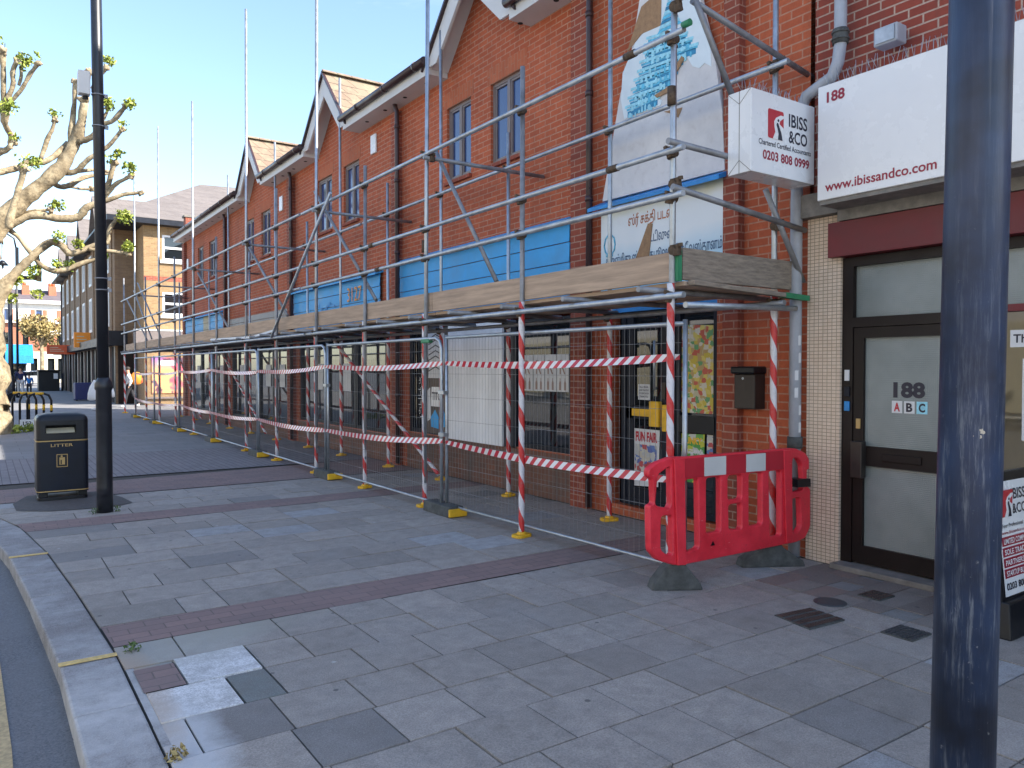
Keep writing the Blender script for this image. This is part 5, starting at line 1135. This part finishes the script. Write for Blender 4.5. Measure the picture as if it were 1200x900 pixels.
# roof: hipped slope with deep eaves, plus street gables
MB().poly([(4.5, FY-.5, EZ+.02), (16, FY-.5, EZ+.02), (16, FY+5.5, EZ+3.4), (9.6, FY+5.0, EZ+3.05)]).build('roof', M['slateroof'], fb)
MB().poly([(4.5, FY-.5, EZ+.02), (9.6, FY+5.0, EZ+3.05), (9.6, 66, EZ+3.05), (4.5, 70, EZ+.02)]).build('roof', M['slateroof'], fb)
MB().poly([(9.6, FY+5, EZ+3.05), (16, FY+5.5, EZ+3.4), (16, 66, EZ+3.4), (9.6, 66, EZ+3.05)]).build('roof_ridge', M['slateroof'], fb)
MB().box(4.5, 16, FY-.52, FY+2, EZ-.22, EZ+.0).build('eaves', M['navy'], fb); MB().box(4.48, FXB, FY+2, 70, EZ-.1, EZ+.0).build('eaves', M['navy'], fb)
for c in (44.5, 51.5, 58.5, 65.5):
    g = MB(); zt = EZ+2.0; g.prism([(FXB-.2, c-1.6, EZ), (FXB-.2, c+1.6, EZ), (FXB-.2, c, zt)], (.1, 0, 0)); go = g.build('street_gable', M['shadebrick'], fb)
    for s_ in (-1, 1): MB().prism([(FXB-.45, c, zt+.1), (FXB-.45, c+s_*1.9, EZ-.15), (FXB-.45, c+s_*1.9, EZ-.25), (FXB-.45, c, zt)], (4, 0, 0)).build('gable_slope', M['slateroof'], go)
# ground floor: dark shopfront, piers, grey canopy
MB().box(FXB+.1, FXB+.2, FY+2, 70, 0, 2.7).build('shopfront', M['darkint'], fb)
for i in range(16):
    y = FY+2.1+i*1.9; MB().box(FXB-.0, FXB+.12, y, y+.35, 0, 2.7).build('shop_pier', M['frame'] if i % 2 else M['black'], fb)
cpy = MB(); cpy.box(4.55, FXB+.2, FY+1.9, 70, 2.72, 3.12); cpy.build('canopy', M['navy'], fb)
M['greyfascia'] = plain('grey_brown_fascia', (.15, .125, .12), .6)
MB().box(4.55, 5.55, FY+1.5, FY+1.895, 2.72, 3.4).build('canopy_end', M['black'], fb)
MB().box(5.56, 11, FY-.35, FY-.002, 2.75, 3.35).build('side_fascia', M['greyfascia'], fb); MB().box(5.55, 11, FY-.37, FY-.002, 3.352, 3.42).build('fascia_coping', M['white'], fb)
MB().box(5.2, 5.98, FY+1.9, FY+1.97, 0, 2.7).build('brown_shutter', M['darkbrown'], fb)
# sign boxes on the canopy
def sbox(px0, py0, px1, py1, Y, mat, label, d=.25):
    a = at(px0, py1, Y=Y); b_ = at(px1, py0, Y=Y); t = thing('shop_sign_box', label, 'sign', (a.x, Y, a.z)); MB().box(a.x, b_.x, Y, Y+d, a.z, b_.z).build('box', M[mat], t, bevel=.01)
    m = MB(); w_ = b_.x-a.x; h_ = b_.z-a.z
    for k in range(3): m.box(a.x+w_*.1, a.x+w_*(.6-.1*k), Y-.004, Y-.001, a.z+h_*(.3+.2*k), a.z+h_*(.36+.2*k))
    m.build('lettering', M['cream'], t); return t
sbox(87, 390, 116, 407, 50, 'orange', 'bright orange sign box standing on the canopy behind the lamp post'); sbox(55, 404.5, 88, 415, 58, 'rust', 'dull red sign box projecting over the far pavement')
# poster on the sunlit flank
def adv():
    k = NT('sunset_poster'); o = k.obj(); sp = k.n('ShaderNodeSeparateXYZ'); k.l(o, sp.inputs[0]); n = k.noise(o, 1.1, 3, .5)
    c = k.mix(k.ramp(sp.outputs[2], 1.6, 2.2), (.75, .36, .16), (.25, .1, .4)); c = k.mix(k.ramp(n, .5, .56), c, (.55, .10, .14)); c = k.mix(k.ramp(k.noise(o, 2.1, 2), .6, .64), c, (.12, .05, .08)); k.col(c); k.rough(.5); return k.m
M['adv'] = adv()
a = at(178, 461, Y=FY-.02); b_ = at(206, 419, Y=FY-.02); po = thing('wall_poster', 'orange and purple poster on the sunlit yellow brick flank wall', 'poster', (a.x, FY, a.z)); MB().box(a.x, b_.x+.3, FY-.05, FY-.003, a.z, b_.z).build('sheet', M['adv'], po); MB().box(a.x+.25, a.x+.95, FY-.055, FY-.051, b_.z-.36, b_.z-.14).build('white_lettering', M['paper'], po)
MB().box(CX+.05, 11, FY-.12, FY-.004, .28, .36).build('low_rail', M['frame'], fb)
# parapet chimney on the end of the brick parade
# white Victorian terrace at the end of the street
vt = thing('white_terrace', 'white and red Victorian terrace closing the far end of the street', 'building', (0, 105, 0))
VY = 105
def vx(px): return at(px, 430, Y=VY).x
def vz(py): return at(40, py, Y=VY).z
x0, x1 = vx(-160), vx(90)
M['vred'] = brick('victorian_red_brick', (.40, .12, .06), (.46, .15, .08), (.4, .3, .22)); M['creamshop'] = plain('cream_shopfront', (.62, .56, .42), .7)
hs = []
for px in (6, 46, 76, -30, -70): hs.append((vx(px-3), vx(px+4), vz(376), vz(363)))
MB().wall(VY, x0, x1, vz(378), vz(352), hs, .25, axis='Y').build('upper_wall', M['stucco'], vt)
MB().wall(VY, x0, x1, vz(412), vz(378), [(vx(px-3), vx(px+4), vz(405), vz(390)) for px in (6, 30, 52, 70, -40)], .25, axis='Y').build('middle_wall', M['vred'], vt)
MB().wall(VY, x0, x1, 0, vz(412), [(vx(px), vx(px+8), .4, vz(420)) for px in (36, 56, 68)], .3, axis='Y').build('shop_wall', M['creamshop'], vt)
MB().box(x0, x1, VY-.5, VY, vz(379), vz(377)).build('cornice', M['stucco'], vt); MB().box(x0, x1, VY-.6, VY-.0, vz(356), vz(352)).build('parapet', M['stucco'], vt)
for h in hs: 
    MB().box(h[0], h[1], VY+.2, VY+.22, h[2], h[3]).build('pane', M['glassblue'], vt); 
    for xx in (h[0]-.5, h[1]+.1): MB().box(xx, xx+.4, VY-.06, VY, h[2], h[3]).build('brick_panel', M['vred'], vt)
for px in (6, 30, 52, 70, -40): MB().box(vx(px-3), vx(px+4), VY+.2, VY+.22, vz(405), vz(390)).build('pane', M['glass'], vt)
for px in (36, 56, 68): MB().box(vx(px), vx(px+8), VY+.25, VY+.27, .4, vz(420)).build('shop_pane', M['glass'], vt)
M['slatedark'] = plain('dark_slate', (.12, .10, .11), .8, 0, .2, 2)
MB().prism([(x0, VY+.3, vz(352)), (x0, VY+4.5, vz(336)), (x0, VY+9, vz(352))], (x1-x0, 0, 0)).build('roof', M['slatedark'], vt)
for px in (28, 60, 0, -50): MB().box(vx(px), vx(px+9), VY+2.5, VY+4, vz(350), vz(332)).build('chimney', M['vred'], vt); 
for px in (30, 61, 65): MB().tube((vx(px+1), VY+3.2, vz(332)), (vx(px+1), VY+3.2, vz(328)), .2, seg=8).build('chimney_pot', M['rust'], vt)
MB().box(vx(36), vx(72), VY-.12, VY-.002, vz(392), vz(386)).build('stucco_band', M['stucco'], vt)
# blue awning shop at the far left
aw = thing('awning_shop', 'far shop front under a long blue awning at the left edge', 'shop', (0, 92, 0)); ay = 96
a = at(-60, 440, Y=ay); b_ = at(38, 402, Y=ay)
MB().prism([(a.x, ay, 2.9), (a.x, ay-2, 2.2), (a.x, ay-2, 3.0), (a.x, ay, 4.2)], (b_.x-a.x, 0, 0)).build('awning', M['bluetrim'], aw)
MB().box(a.x, b_.x-.5, ay+.1, ay+6, 0, 2.8).build('shop', M['greypipe'], aw); MB().box(a.x, b_.x-.6, ay+.05, ay+.099, .5, 2.3).build('pane', M['glass'], aw)
# far tree with pale golden new leaves
def blob_tree(name, label, x, y, h, cr, cz, mat, n, seed, sz, group=None):
    t = thing(name, label, 'tree', (x, y, 0), group); rnd = random.Random(seed)
    b = MB(); b.pipe([(x, y, 0), (x+.05, y, cz*.5), (x, y+.1, cz)], [.22, .17, .12], 8)
    sp = []
    for k in range(26):
        d = Vector((rnd.gauss(0, 1), rnd.gauss(0, 1), rnd.gauss(0, .8))).normalized()*rnd.uniform(.35, 1)
        c = Vector((x+d.x*cr, y+d.y*cr, cz+.4+d.z*cr*.8)); sp.append((c, cr*rnd.uniform(.18, .34), n)); 
        if k < 14: b.pipe([(x, y, cz*.75+rnd.random()), Vector((x, y, cz)).lerp(c, .5), c], [.08, .05, .015], 6)
    b.build('trunk', M['bark'], t); leaves('crown', mat, t, sp, sz, rnd); return t
tp = at(49, 445, Y=84)
blob_tree('street_tree', 'round golden leafed tree before the white terrace', tp.x, 84, 8, 2.5, 4.9, M['goldleaf'], 90, 5, .16)
# ================================================================== POLLARDED PLANE TREE
pt = thing('plane_tree', 'large pollarded plane tree with knuckled branches and tufts of new leaves', 'tree', (.1, 23.5, 0))
TY = 23.5; PXM = at(1, 300, Y=TY); K = (at(101, 300, Y=TY)-at(1, 300, Y=TY)).length/100
rt = random.Random(21)
def TP(x, y, dy): return at(x, y, Y=TY+dy)
def refine(ps, rad):
    P = []; Rr = []
    n = len(ps)
    for i in range(n-1):
        p0 = ps[max(i-1, 0)]; p1 = ps[i]; p2 = ps[i+1]; p3 = ps[min(i+2, n-1)]
        for k in range(4):
            t = k/4; q = .5*((2*p1)+(-p0+p2)*t+(2*p0-5*p1+4*p2-p3)*t*t+(-p0+3*p1-3*p2+p3)*t**3)
            j = rad[i]*.10; P.append(q+Vector((rt.uniform(-j, j), rt.uniform(-j, j), rt.uniform(-j, j)))); Rr.append((rad[i]*(1-t)+rad[i+1]*t)*rt.uniform(.86, 1.15))
    P.append(ps[-1]); Rr.append(rad[-1]); return P, Rr
tm = MB()
def limb(pts, rpx, dy0=0, dy1=0, mb=None):
    n = len(pts); ps = [TP(x, y, dy0+(dy1-dy0)*i/(n-1)) for i, (x, y) in enumerate(pts)]
    P, Rr = refine(ps, [r*K for r in rpx]); (mb or tm).pipe(P, Rr, 12)
limb([(-10, 514), (-15, 492), (-17, 470), (-19, 420), (-24, 375), (-28, 330), (-24, 295), (-6, 262)], [33, 28, 26, 25, 26, 24, 21, 17])
tm.build('trunk', M['bark'], pt)
tm = MB(); knobs = []
L_ = [([(-14, 275), (10, 249), (38, 226), (67, 201), (86, 172), (95, 148), (99, 118)], [28, 20, 17, 15, 13, 10, 8], 0, -1, 1),
 ([(82, 176), (84, 150), (87, 122), (88, 96)], [7, 6, 5, 4.5], -.6, -.9, 1),
 ([(93, 166), (108, 160), (120, 146), (133, 141), (147, 124)], [7, 6, 5.5, 5, 4.5], -.8, -1.6, 1),
 ([(108, 104), (114, 92), (124, 80)], [4, 4, 4], -1, -1.3, 1), ([(99, 122), (102, 100), (104, 84)], [6, 5, 5], -1, -1.2, 1),
 ([(112, 150), (122, 138), (127, 126)], [4, 3.5, 3], -1, -1.1, 1),
 ([(-10, 204), (16, 198), (33, 191), (56, 188), (80, 168)], [6, 7, 7, 6.5, 7], -.8, -.5, 0),
 ([(48, 186), (55, 165), (62, 150), (64, 140)], [5, 5, 4, 4], -.7, -.9, 1),
 ([(68, 202), (88, 201), (104, 186), (126, 172), (143, 152)], [6, 6, 5, 4.5, 4], -.3, -1.2, 1),
 ([(88, 201), (110, 199), (128, 201)], [5, 4, 3.5], -.3, .3, 0),
 ([(58, 210), (68, 218), (82, 217), (98, 208), (126, 203)], [5, 6, 6, 5, 4], 0, .5, 0), ([(76, 217), (92, 221), (107, 222)], [3, 2.5, 3], .2, .4, 1),
 ([(122, 232), (128, 212), (134, 192)], [6, 5.5, 6], -.4, -.6, 1), ([(122, 234), (133, 218), (146, 210), (154, 206)], [5, 4.5, 4, 5], -.4, -.9, 1),
 ([(-2, 270), (18, 260), (40, 252), (72, 256), (92, 254), (102, 243), (122, 236), (145, 228), (165, 226)], [12, 9, 8.5, 9, 9, 8, 5, 4, 4], 0, -1, 1),
 ([(18, 256), (34, 248), (60, 246)], [4, 4, 3], 0, -.4, 1),
 ([(10, 268), (15, 244), (24, 215), (28, 198)], [8, 7, 6.5, 6], -.7, -1.1, 1),
 ([(-4, 262), (20, 276), (36, 296), (50, 312), (70, 318), (98, 308), (128, 299)], [6, 5, 5, 5.5, 6, 5, 4], .2, -.4, 0),
 ([(-16, 368), (6, 336), (16, 322), (36, 302), (58, 284), (72, 288), (84, 297), (104, 290), (128, 283)], [24, 14, 9, 9, 8, 7.5, 7, 6, 6], 0, -.5, 0),
 ([(126, 284), (129, 268), (138, 256)], [5, 4.5, 4], -.5, -.7, 1), ([(104, 292), (126, 294), (150, 297)], [4, 4, 3.5], -.5, -.6, 1),
 ([(4, 345), (8, 334), (20, 326), (42, 326)], [8, 7, 6, 4], .1, .3, 1), ([(43, 300), (46, 315), (46, 330)], [5, 5, 5], .1, .2, 0),
 ([(-40, 300), (-26, 230), (-8, 184), (10, 174), (13, 160), (6, 146), (6, 130), (4, 100), (3, 60)], [14, 12, 8, 6, 6, 6, 8, 5, 6], 0, -1.6, 1),
 ([(8, 118), (15, 100), (15, 82), (20, 72)], [5, 5, 5, 5], -1.4, -1.7, 1), ([(10, 122), (24, 106), (36, 86), (45, 74)], [4, 4, 4, 4], -1.4, -1.9, 1), ([(12, 174), (13, 170), (18, 168)], [5, 4, 3], -1.2, -1.2, 1), ([(22, 100), (25, 88), (24, 78)], [3, 3, 3], -1.5, -1.5, 0)]
for pts, rp_, a_, b_, kn in L_:
    limb(pts, [q*.62 for q in rp_], a_, b_)
    if kn: knobs.append((TP(*pts[-1], b_), max(rp_[-1], 4.5)*K*.95))
for c, r_ in knobs:
    # knuckled fist: lumpy ball of short stubs
    for k in range(9):
        d = Vector((rt.gauss(0, 1), rt.gauss(0, 1), rt.gauss(.3, 1))).normalized(); tm.pipe([c-d*r_*.6, c+d*r_*.5, c+d*r_*1.25], [r_*.55, r_*.6, r_*.22], 7)
tm.build('limbs', M['bark'], pt)
lf = [(c+Vector((rt.uniform(-.5, .5)*r_, -r_*.4, r_*1.4)), r_*rt.uniform(1.5, 2.3), rt.choice((0, 12, 26, 40))) for c, r_ in knobs]
lf += [(TP(x, y, d), r_*K, n) for x, y, d, r_, n in ((42, 190, -1, 9, 90), (127, 72, -1.2, 9, 80), (127, 122, -1.3, 9, 80), (152, 122, -1.7, 8, 110), (28, 72, -1.7, 11, 130), (10, 126, -1.6, 12, 130), (68, 240, -.4, 9, 80), (69, 278, -.5, 9, 90), (91, 286, -.5, 8, 70), (146, 255, -.8, 11, 150), (150, 288, -.7, 9, 80), (68, 311, -.2, 9, 70), (82, 312, -.2, 9, 60), (38, 318, 0, 11, 110), (20, 328, 0, 9, 80), (44, 345, .2, 8, 60), (14, 350, .2, 8, 60), (140, 180, -.9, 7, 70), (152, 196, -1, 9, 90), (122, 300, -.5, 6, 50))]
leaves('foliage', M['leaf'], pt, lf, .055, rt)
# grassy pit round the trunk
struct(leaves('grass', M['leaf'], None, [((.6+i*.22, 23.6+(i % 3)*.25-.3, .0), .22, 90) for i in range(5)], .05, random.Random(4), up=.6), 'stuff')
# bicycle hoops beside the tree
hp0 = None
for i in range(4):
    x = .78+i*.16; y = 25.6-i*.35
    if i == 0:
        t = thing('cycle_hoop', 'black hoop with yellow band beside the plane tree, farthest of four', 'cycle stand', (x, y, 0), 'black and yellow hoops by the plane tree'); b = MB()
        b.pipe([(x-.28, y-.0, 0), (x-.28, y, .78), (x-.22, y, .92), (x-.1, y, .97), (x+.1, y, .97), (x+.22, y, .92), (x+.28, y, .78), (x+.28, y, 0)], .03, 10); b.build('hoop', M['black'], t)
        MB().pipe([(x-.10, y, .972), (x+.10, y, .972)], .034, 10).build('yellow_band', M['yellowpl'], t); MB().tube((x+.28, y, .5), (x+.28, y, .65), .034, seg=10).build('yellow_band', M['yellowpl'], t); hp0 = (t, x, y)
    else:
        t = copy_tree(hp0[0]); t.location = (x, y, 0); t['label'] = ['', 'black hoop with yellow band beside the plane tree, second farthest', 'black hoop with yellow band beside the plane tree, second nearest', 'black hoop with yellow band nearest of four beside the plane tree'][i]
t = thing('small_plate', 'small white number plate hung low on the nearest cycle hoop', 'plate', (1.06, 24.2, .5)); a = at(32, 496, Y=24.2)
MB().box(a.x-.17, a.x+.17, 24.19, 24.21, a.z-.1, a.z+.1).build('plate', M['whiteclean'], t); text('152', 'plate_lettering', M['darktext'], t, (a.x, 24.188, a.z-.05), (1, 0, 0), (0, 0, 1), height=.1, width=.2, bold=.03, extrude=0, align='CENTER')
# far street furniture
def fpost(px, y_base, Y, ztop, r, label, kind='plain', mat='polepaint'):
    p = at(px, y_base, Y=Y); x = p.x; t = thing('street_lamp' if kind != 'plain' else 'black_post', label, 'lamp post' if kind != 'plain' else 'post', (x, Y, 0)); b = MB(); b.tube((x, Y, 0), (x, Y, ztop), r, r*.8, 10); b.tube((x, Y, 0), (x, Y, 1.3), r*1.5, seg=10); b.build('pole', M[mat], t)
    if kind == 'curve': MB().pipe([(x, Y, ztop-.1), (x-.1, Y, ztop+.5), (x-.7, Y, ztop+.9), (x-1.4, Y, ztop+.8)], .05, 8).build('arm', M[mat], t); MB().box(x-.05, x+.12, Y-.1, Y+.1, ztop-1.1, ztop).build('lantern', M['black'], t)
    if kind == 'top': MB().lathe((x, Y, ztop-1.6), [(.35, 0), (.1, .3)], 10).build('lantern', M['black'], t)
    return t
fpost(13, 450, 46, 5.2, .12, 'thick black post right of the tree trunk', 'plain'); fpost(21, 450, 52, at(21, 290, Y=52).z, .07, 'thin dark lamp with curved arm right of the tree trunk', 'curve'); fpost(5, 450, 60, at(5, 282, Y=60).z, .08, 'pale lamp column behind the tree trunk', 'top', 'galv'); fpost(73, 455, 66, at(73, 335, Y=66).z, .05, 'slender black post at the corner of the yellow brick block')
# kiosk box and planter
kp = at(58, 457, Y=66); t = thing('black_cabinet', 'low black box beyond the man in blue', 'cabinet', (kp.x, 66, 0)); MB().box(at(45, 457, Y=66).x, at(70, 457, Y=66).x, 66, 67.4, 0, 1.45).build('body', M['black'], t, bevel=.04); MB().box(at(44, 457, Y=66).x, at(71, 457, Y=66).x, 65.9, 67.5, 1.452, 1.56).build('lid', M['black'], t, bevel=.03); MB().box(at(63, 457, Y=66).x, at(68, 457, Y=66).x, 65.98, 65.998, .9, 1.3).build('label', M['paper'], t)
t = thing('navy_planter', 'square navy planter against the yellow brick block', 'planter', (4.4, 45.3, 0)); xa, xb = at(88, 466, Y=45).x, at(112, 466, Y=45).x
MB().box(xa, xb, 45, 46, 0.05, .92).build('tub', M['bluetrim'] if False else plain('navy_planter_paint', (.02, .025, .11), .5), t, bevel=.03)
for i in range(4): MB().box(xa+.02+(xb-xa-.14)*(i % 2), xa+.12+(xb-xa-.14)*(i % 2), 45.02+(i//2)*.86, 45.12+(i//2)*.86, 0, .048).build('foot', M['black'], t)
# car
def car(x, y, label):
    t = thing('parked_car', label, 'car', (x, y, 0)); sl_ = plain('silver_paint', (.5, .52, .54), .3, .4, .05)
    prof = [(-2.1, .35), (-2.1, .75), (-1.9, .9), (-1.3, .95), (-.6, 1.42), (.7, 1.46), (1.4, 1.05), (2.0, .95), (2.12, .6), (2.1, .35)]
    MB().prism([(x+a, y, b_) for a, b_ in prof], (0, 1.7, 0)).build('body', sl_, t, bevel=.06)
    MB().prism([(x+a, y-.01, b_) for a, b_ in ((-1.1, .98), (-.55, 1.34), (.62, 1.38), (1.15, 1.0))], (0, 1.72, 0)).build('side_window', M['glass'], t)
    for a in (-1.3, 1.3):
        for yy in (y-.02, y+1.55): wh = MB().tube((x+a, yy, .32), (x+a, yy+.18, .32), .32, seg=18).build('wheel', M['rubber'], t); MB().tube((x+a, yy-.01, .32), (x+a, yy, .32), .18, seg=12).build('rim', M['galv'], wh)
    MB().box(x-2.13, x-2.08, y+.15, y+.45, .68, .8).build('headlight', M['whiteclean'], t); MB().box(x-2.13, x-2.08, y+1.25, y+1.55, .68, .8).build('headlight', M['whiteclean'], t)
cpx = at(38, 443, Y=86); car(cpx.x, 86, 'silver car crossing the far end of the street')
# ================================================================== PEOPLE
def skin_mesh(name, V, E, Rd, mat, parent, sub=1, root=0):
    me = bpy.data.meshes.new(name); me.from_pydata(V, E, []); o = bpy.data.objects.new(name, me); COL.objects.link(o)
    o.modifiers.new('skin', 'SKIN'); 
    for i, r_ in enumerate(Rd): me.skin_vertices[0].data[i].radius = r_ if isinstance(r_, tuple) else (r_, r_)
    me.skin_vertices[0].data[root].use_root = True
    s_ = o.modifiers.new('sub', 'SUBSURF'); s_.levels = s_.render_levels = sub
    dg = bpy.context.evaluated_depsgraph_get(); dg.update(); m2 = bpy.data.meshes.new_from_object(o.evaluated_get(dg)); bpy.data.objects.remove(o)
    for p in m2.polygons: p.use_smooth = True
    return link(name, m2, mat, parent)
def person(x, y, h, face, label, top, legs, stride=.22, lean=0, hairm='hair', swing=.2, bare=False):
    t = thing('person', label, 'person', (x, y, 0)); s_ = h/1.75
    fw = Vector((math.sin(face), math.cos(face), 0)); rt_ = Vector((fw.y, -fw.x, 0))
    P = lambda r_, f, z: Vector((x, y, 0))+rt_*r_*s_+fw*(f+lean*z)*s_+Vector((0, 0, z*s_))
    a = stride
    J = dict(pel=P(0, 0, .95), wai=P(0, 0, 1.10), chs=P(0, .01, 1.32), nck=P(0, .0, 1.47), hd0=P(0, .02, 1.56), hd1=P(0, .02, 1.68), shl=P(-.19, 0, 1.40), shr=P(.19, 0, 1.40), ell=P(-.25, -swing*.5, 1.13), elr=P(.25, swing*.5-.05, 1.13), wrl=P(-.24, -swing*.5+.12, .92), wrr=P(.24, swing*.5+.12, .92), hal=P(-.235, -swing*.5+.16, .83), har=P(.235, swing*.5+.16, .83),
             hpl=P(-.095, 0, .90), hpr=P(.095, 0, .90), knl=P(-.10, a*.5+.04, .50), knr=P(.10, -a*.35+.02, .50), anl=P(-.10, a, .09), anr=P(.10, -a*1.0, .14), tol=P(-.10, a+.19, .04), tor=P(.10, -a+.15, .05))
    Rr = dict(pel=.13, wai=.12, chs=.14, nck=.055, hd0=.085, hd1=.09, shl=.065, shr=.065, ell=.042, elr=.042, wrl=.028, wrr=.028, hal=.035, har=.035, hpl=.09, hpr=.09, knl=.058, knr=.058, anl=.042, anr=.042, tol=.035, tor=.035)
    ed = [('pel', 'wai'), ('wai', 'chs'), ('chs', 'nck'), ('nck', 'hd0'), ('hd0', 'hd1'), ('chs', 'shl'), ('chs', 'shr'), ('shl', 'ell'), ('shr', 'elr'), ('ell', 'wrl'), ('elr', 'wrr'), ('wrl', 'hal'), ('wrr', 'har'), ('pel', 'hpl'), ('pel', 'hpr'), ('hpl', 'knl'), ('hpr', 'knr'), ('knl', 'anl'), ('knr', 'anr'), ('anl', 'tol'), ('anr', 'tor')]
    def part(name, keys, mat, infl):
        ks = [k for k in J if k in keys]; ix = {k: i for i, k in enumerate(ks)}
        return skin_mesh(name, [J[k] for k in ks], [(ix[a_], ix[b_]) for a_, b_ in ed if a_ in ix and b_ in ix], [(Rr[k]+infl)*s_ for k in ks], mat, t)
    part('body', list(J), M['skin'], -.006)
    part('top', ['pel', 'wai', 'chs', 'shl', 'shr', 'ell', 'elr']+([] if bare else ['wrl', 'wrr']), top, .012)
    part('trousers', ['pel', 'hpl', 'hpr', 'knl', 'knr', 'anl', 'anr'], legs, .009)
    b = MB(); c = J['hd1']; b.lathe(c+Vector((0, 0, -.02*s_))-fw*.015*s_, [(.06*s_, -.04*s_), (.1*s_, .0), (.098*s_, .05*s_), (.06*s_, .1*s_), (.01, .115*s_)], 12); b.build('hair', M[hairm], t)
    b = MB()
    for f in ('l', 'r'): p = J['an'+f]; q = J['to'+f]; b.pipe([p-Vector((0, 0, .03)), q+Vector((0, 0, 0))], [.055*s_, .045*s_], 8)
    b.build('shoes', M['paper'], t)
    return t, P, J
pe = at(25, 466, Z=0); Y1 = 51.7
x_ = at(24, 440, Y=Y1).x; person(x_, Y1, 1.78, 0.05, 'man in navy top and pale trousers walking away by the tree', plain('navy_cloth', (.015, .02, .07), .9), plain('pale_cloth', (.45, .45, .46), .9))
x_ = at(34, 440, Y=53).x; person(x_, 53, 1.36, 0.0, 'child in bright blue top walking away beside the man', plain('bright_blue_cloth', (.02, .22, .62), .9), plain('dark_cloth', (.03, .035, .05), .9))
x_ = at(155, 440, Y=36.2).x
pw, PP, JJ = person(x_, 36.2, 1.72, -1.35, 'walker in white top carrying a large orange backpack behind the fence', plain('white_cloth', (.62, .64, .66), .9), plain('black_cloth', (.02, .02, .025), .9), .28, .10)
bk = thing('backpack', 'large orange backpack worn by the walker behind the fence', 'backpack', (x_, 36.2, 1.1)); b = MB(); c = PP(0, -.22, 1.22)
b.lathe(PP(0, -.26, .98), [(.10, 0), (.19, .05), (.21, .25), (.2, .42), (.12, .52), (.03, .55)], 16); b.build('pack', M['orange'], bk); MB().lathe(PP(0, -.42, 1.04), [(.05, 0), (.1, .04), (.1, .2), (.04, .26)], 12).build('pocket', M['rust'], bk)
x_ = at(121, 440, Y=34.5).x
person(x_, 34.5, 1.66, -1.4, 'person with white bags passing behind the slim lamp post', plain('grey_cloth', (.12, .12, .14), .9), plain('dark_blue_cloth', (.02, .025, .05), .9), .25)
for px, lb_ in ((109, 'large pale bag carried left of the slim lamp post'), (130, 'white carrier bag carried right of the slim lamp post')):
    p = at(px, 458, Y=34.4); bg_ = thing('carrier_bag', lb_, 'bag', p); s_ = 1.25 if px < 115 else .85
    b = MB(); b.lathe((0, 0, 0), [(.08, -.38), (.17, -.34), (.19, -.1), (.15, .15), (.06, .36), (.03, .42)], 14)
    for v in b.bm.verts: v.co = Vector((v.co.x*.9+.12*v.co.z*(1 if px < 115 else -1), v.co.y*.6, v.co.z))*s_*.82
    o = b.build('bag', M['paper'], None); o.location = p; setp(o, bg_)
# ================================================================== OTHER SIDE OF THE STREET (lights the parade, shows in its glass)
op = thing('opposite_terrace', 'sunlit pale stucco terrace across the road, unseen, bouncing light and showing in shop windows', 'building', (-16, 10, 0))
hl = [(y0, y0+1.4, z0, z0+1.8) for y0 in [-18+4*i for i in range(18)] for z0 in (4.2, 7.4)]
MB().wall(-16, -20, 55, 0, 10.5, hl, -.15).build('wall', M['stucco'], op)  # out of view; walls made pale to bounce warm light onto the parade
b = MB(); 
for h in hl: b.box(-16.14, -16.1, h[0], h[1], h[2], h[3])
b.build('windows', M['whitepvc'], op)
MB().box(-15.99, -15.9, -20, 55, .2, 3.2).build('shopfronts', M['cream'], op)
MB().prism([(-15.6, -20, 10.5), (-20, -20, 13.5), (-24, -20, 10.5)], (0, 75, 0)).build('roof', M['slateroof'], op)
for i, (x, y) in enumerate(((-9.5, 4), (-9.5, 17), (-9.5, 31))):
    blob_tree('street_tree', ['leafy green tree across the road, nearest', 'leafy green tree across the road, middle', 'leafy green tree across the road, farthest'][i], x, y, 8, 2.6, 5.5, M['greenleaf'], 60, 30+i, .2, 'trees across the road')
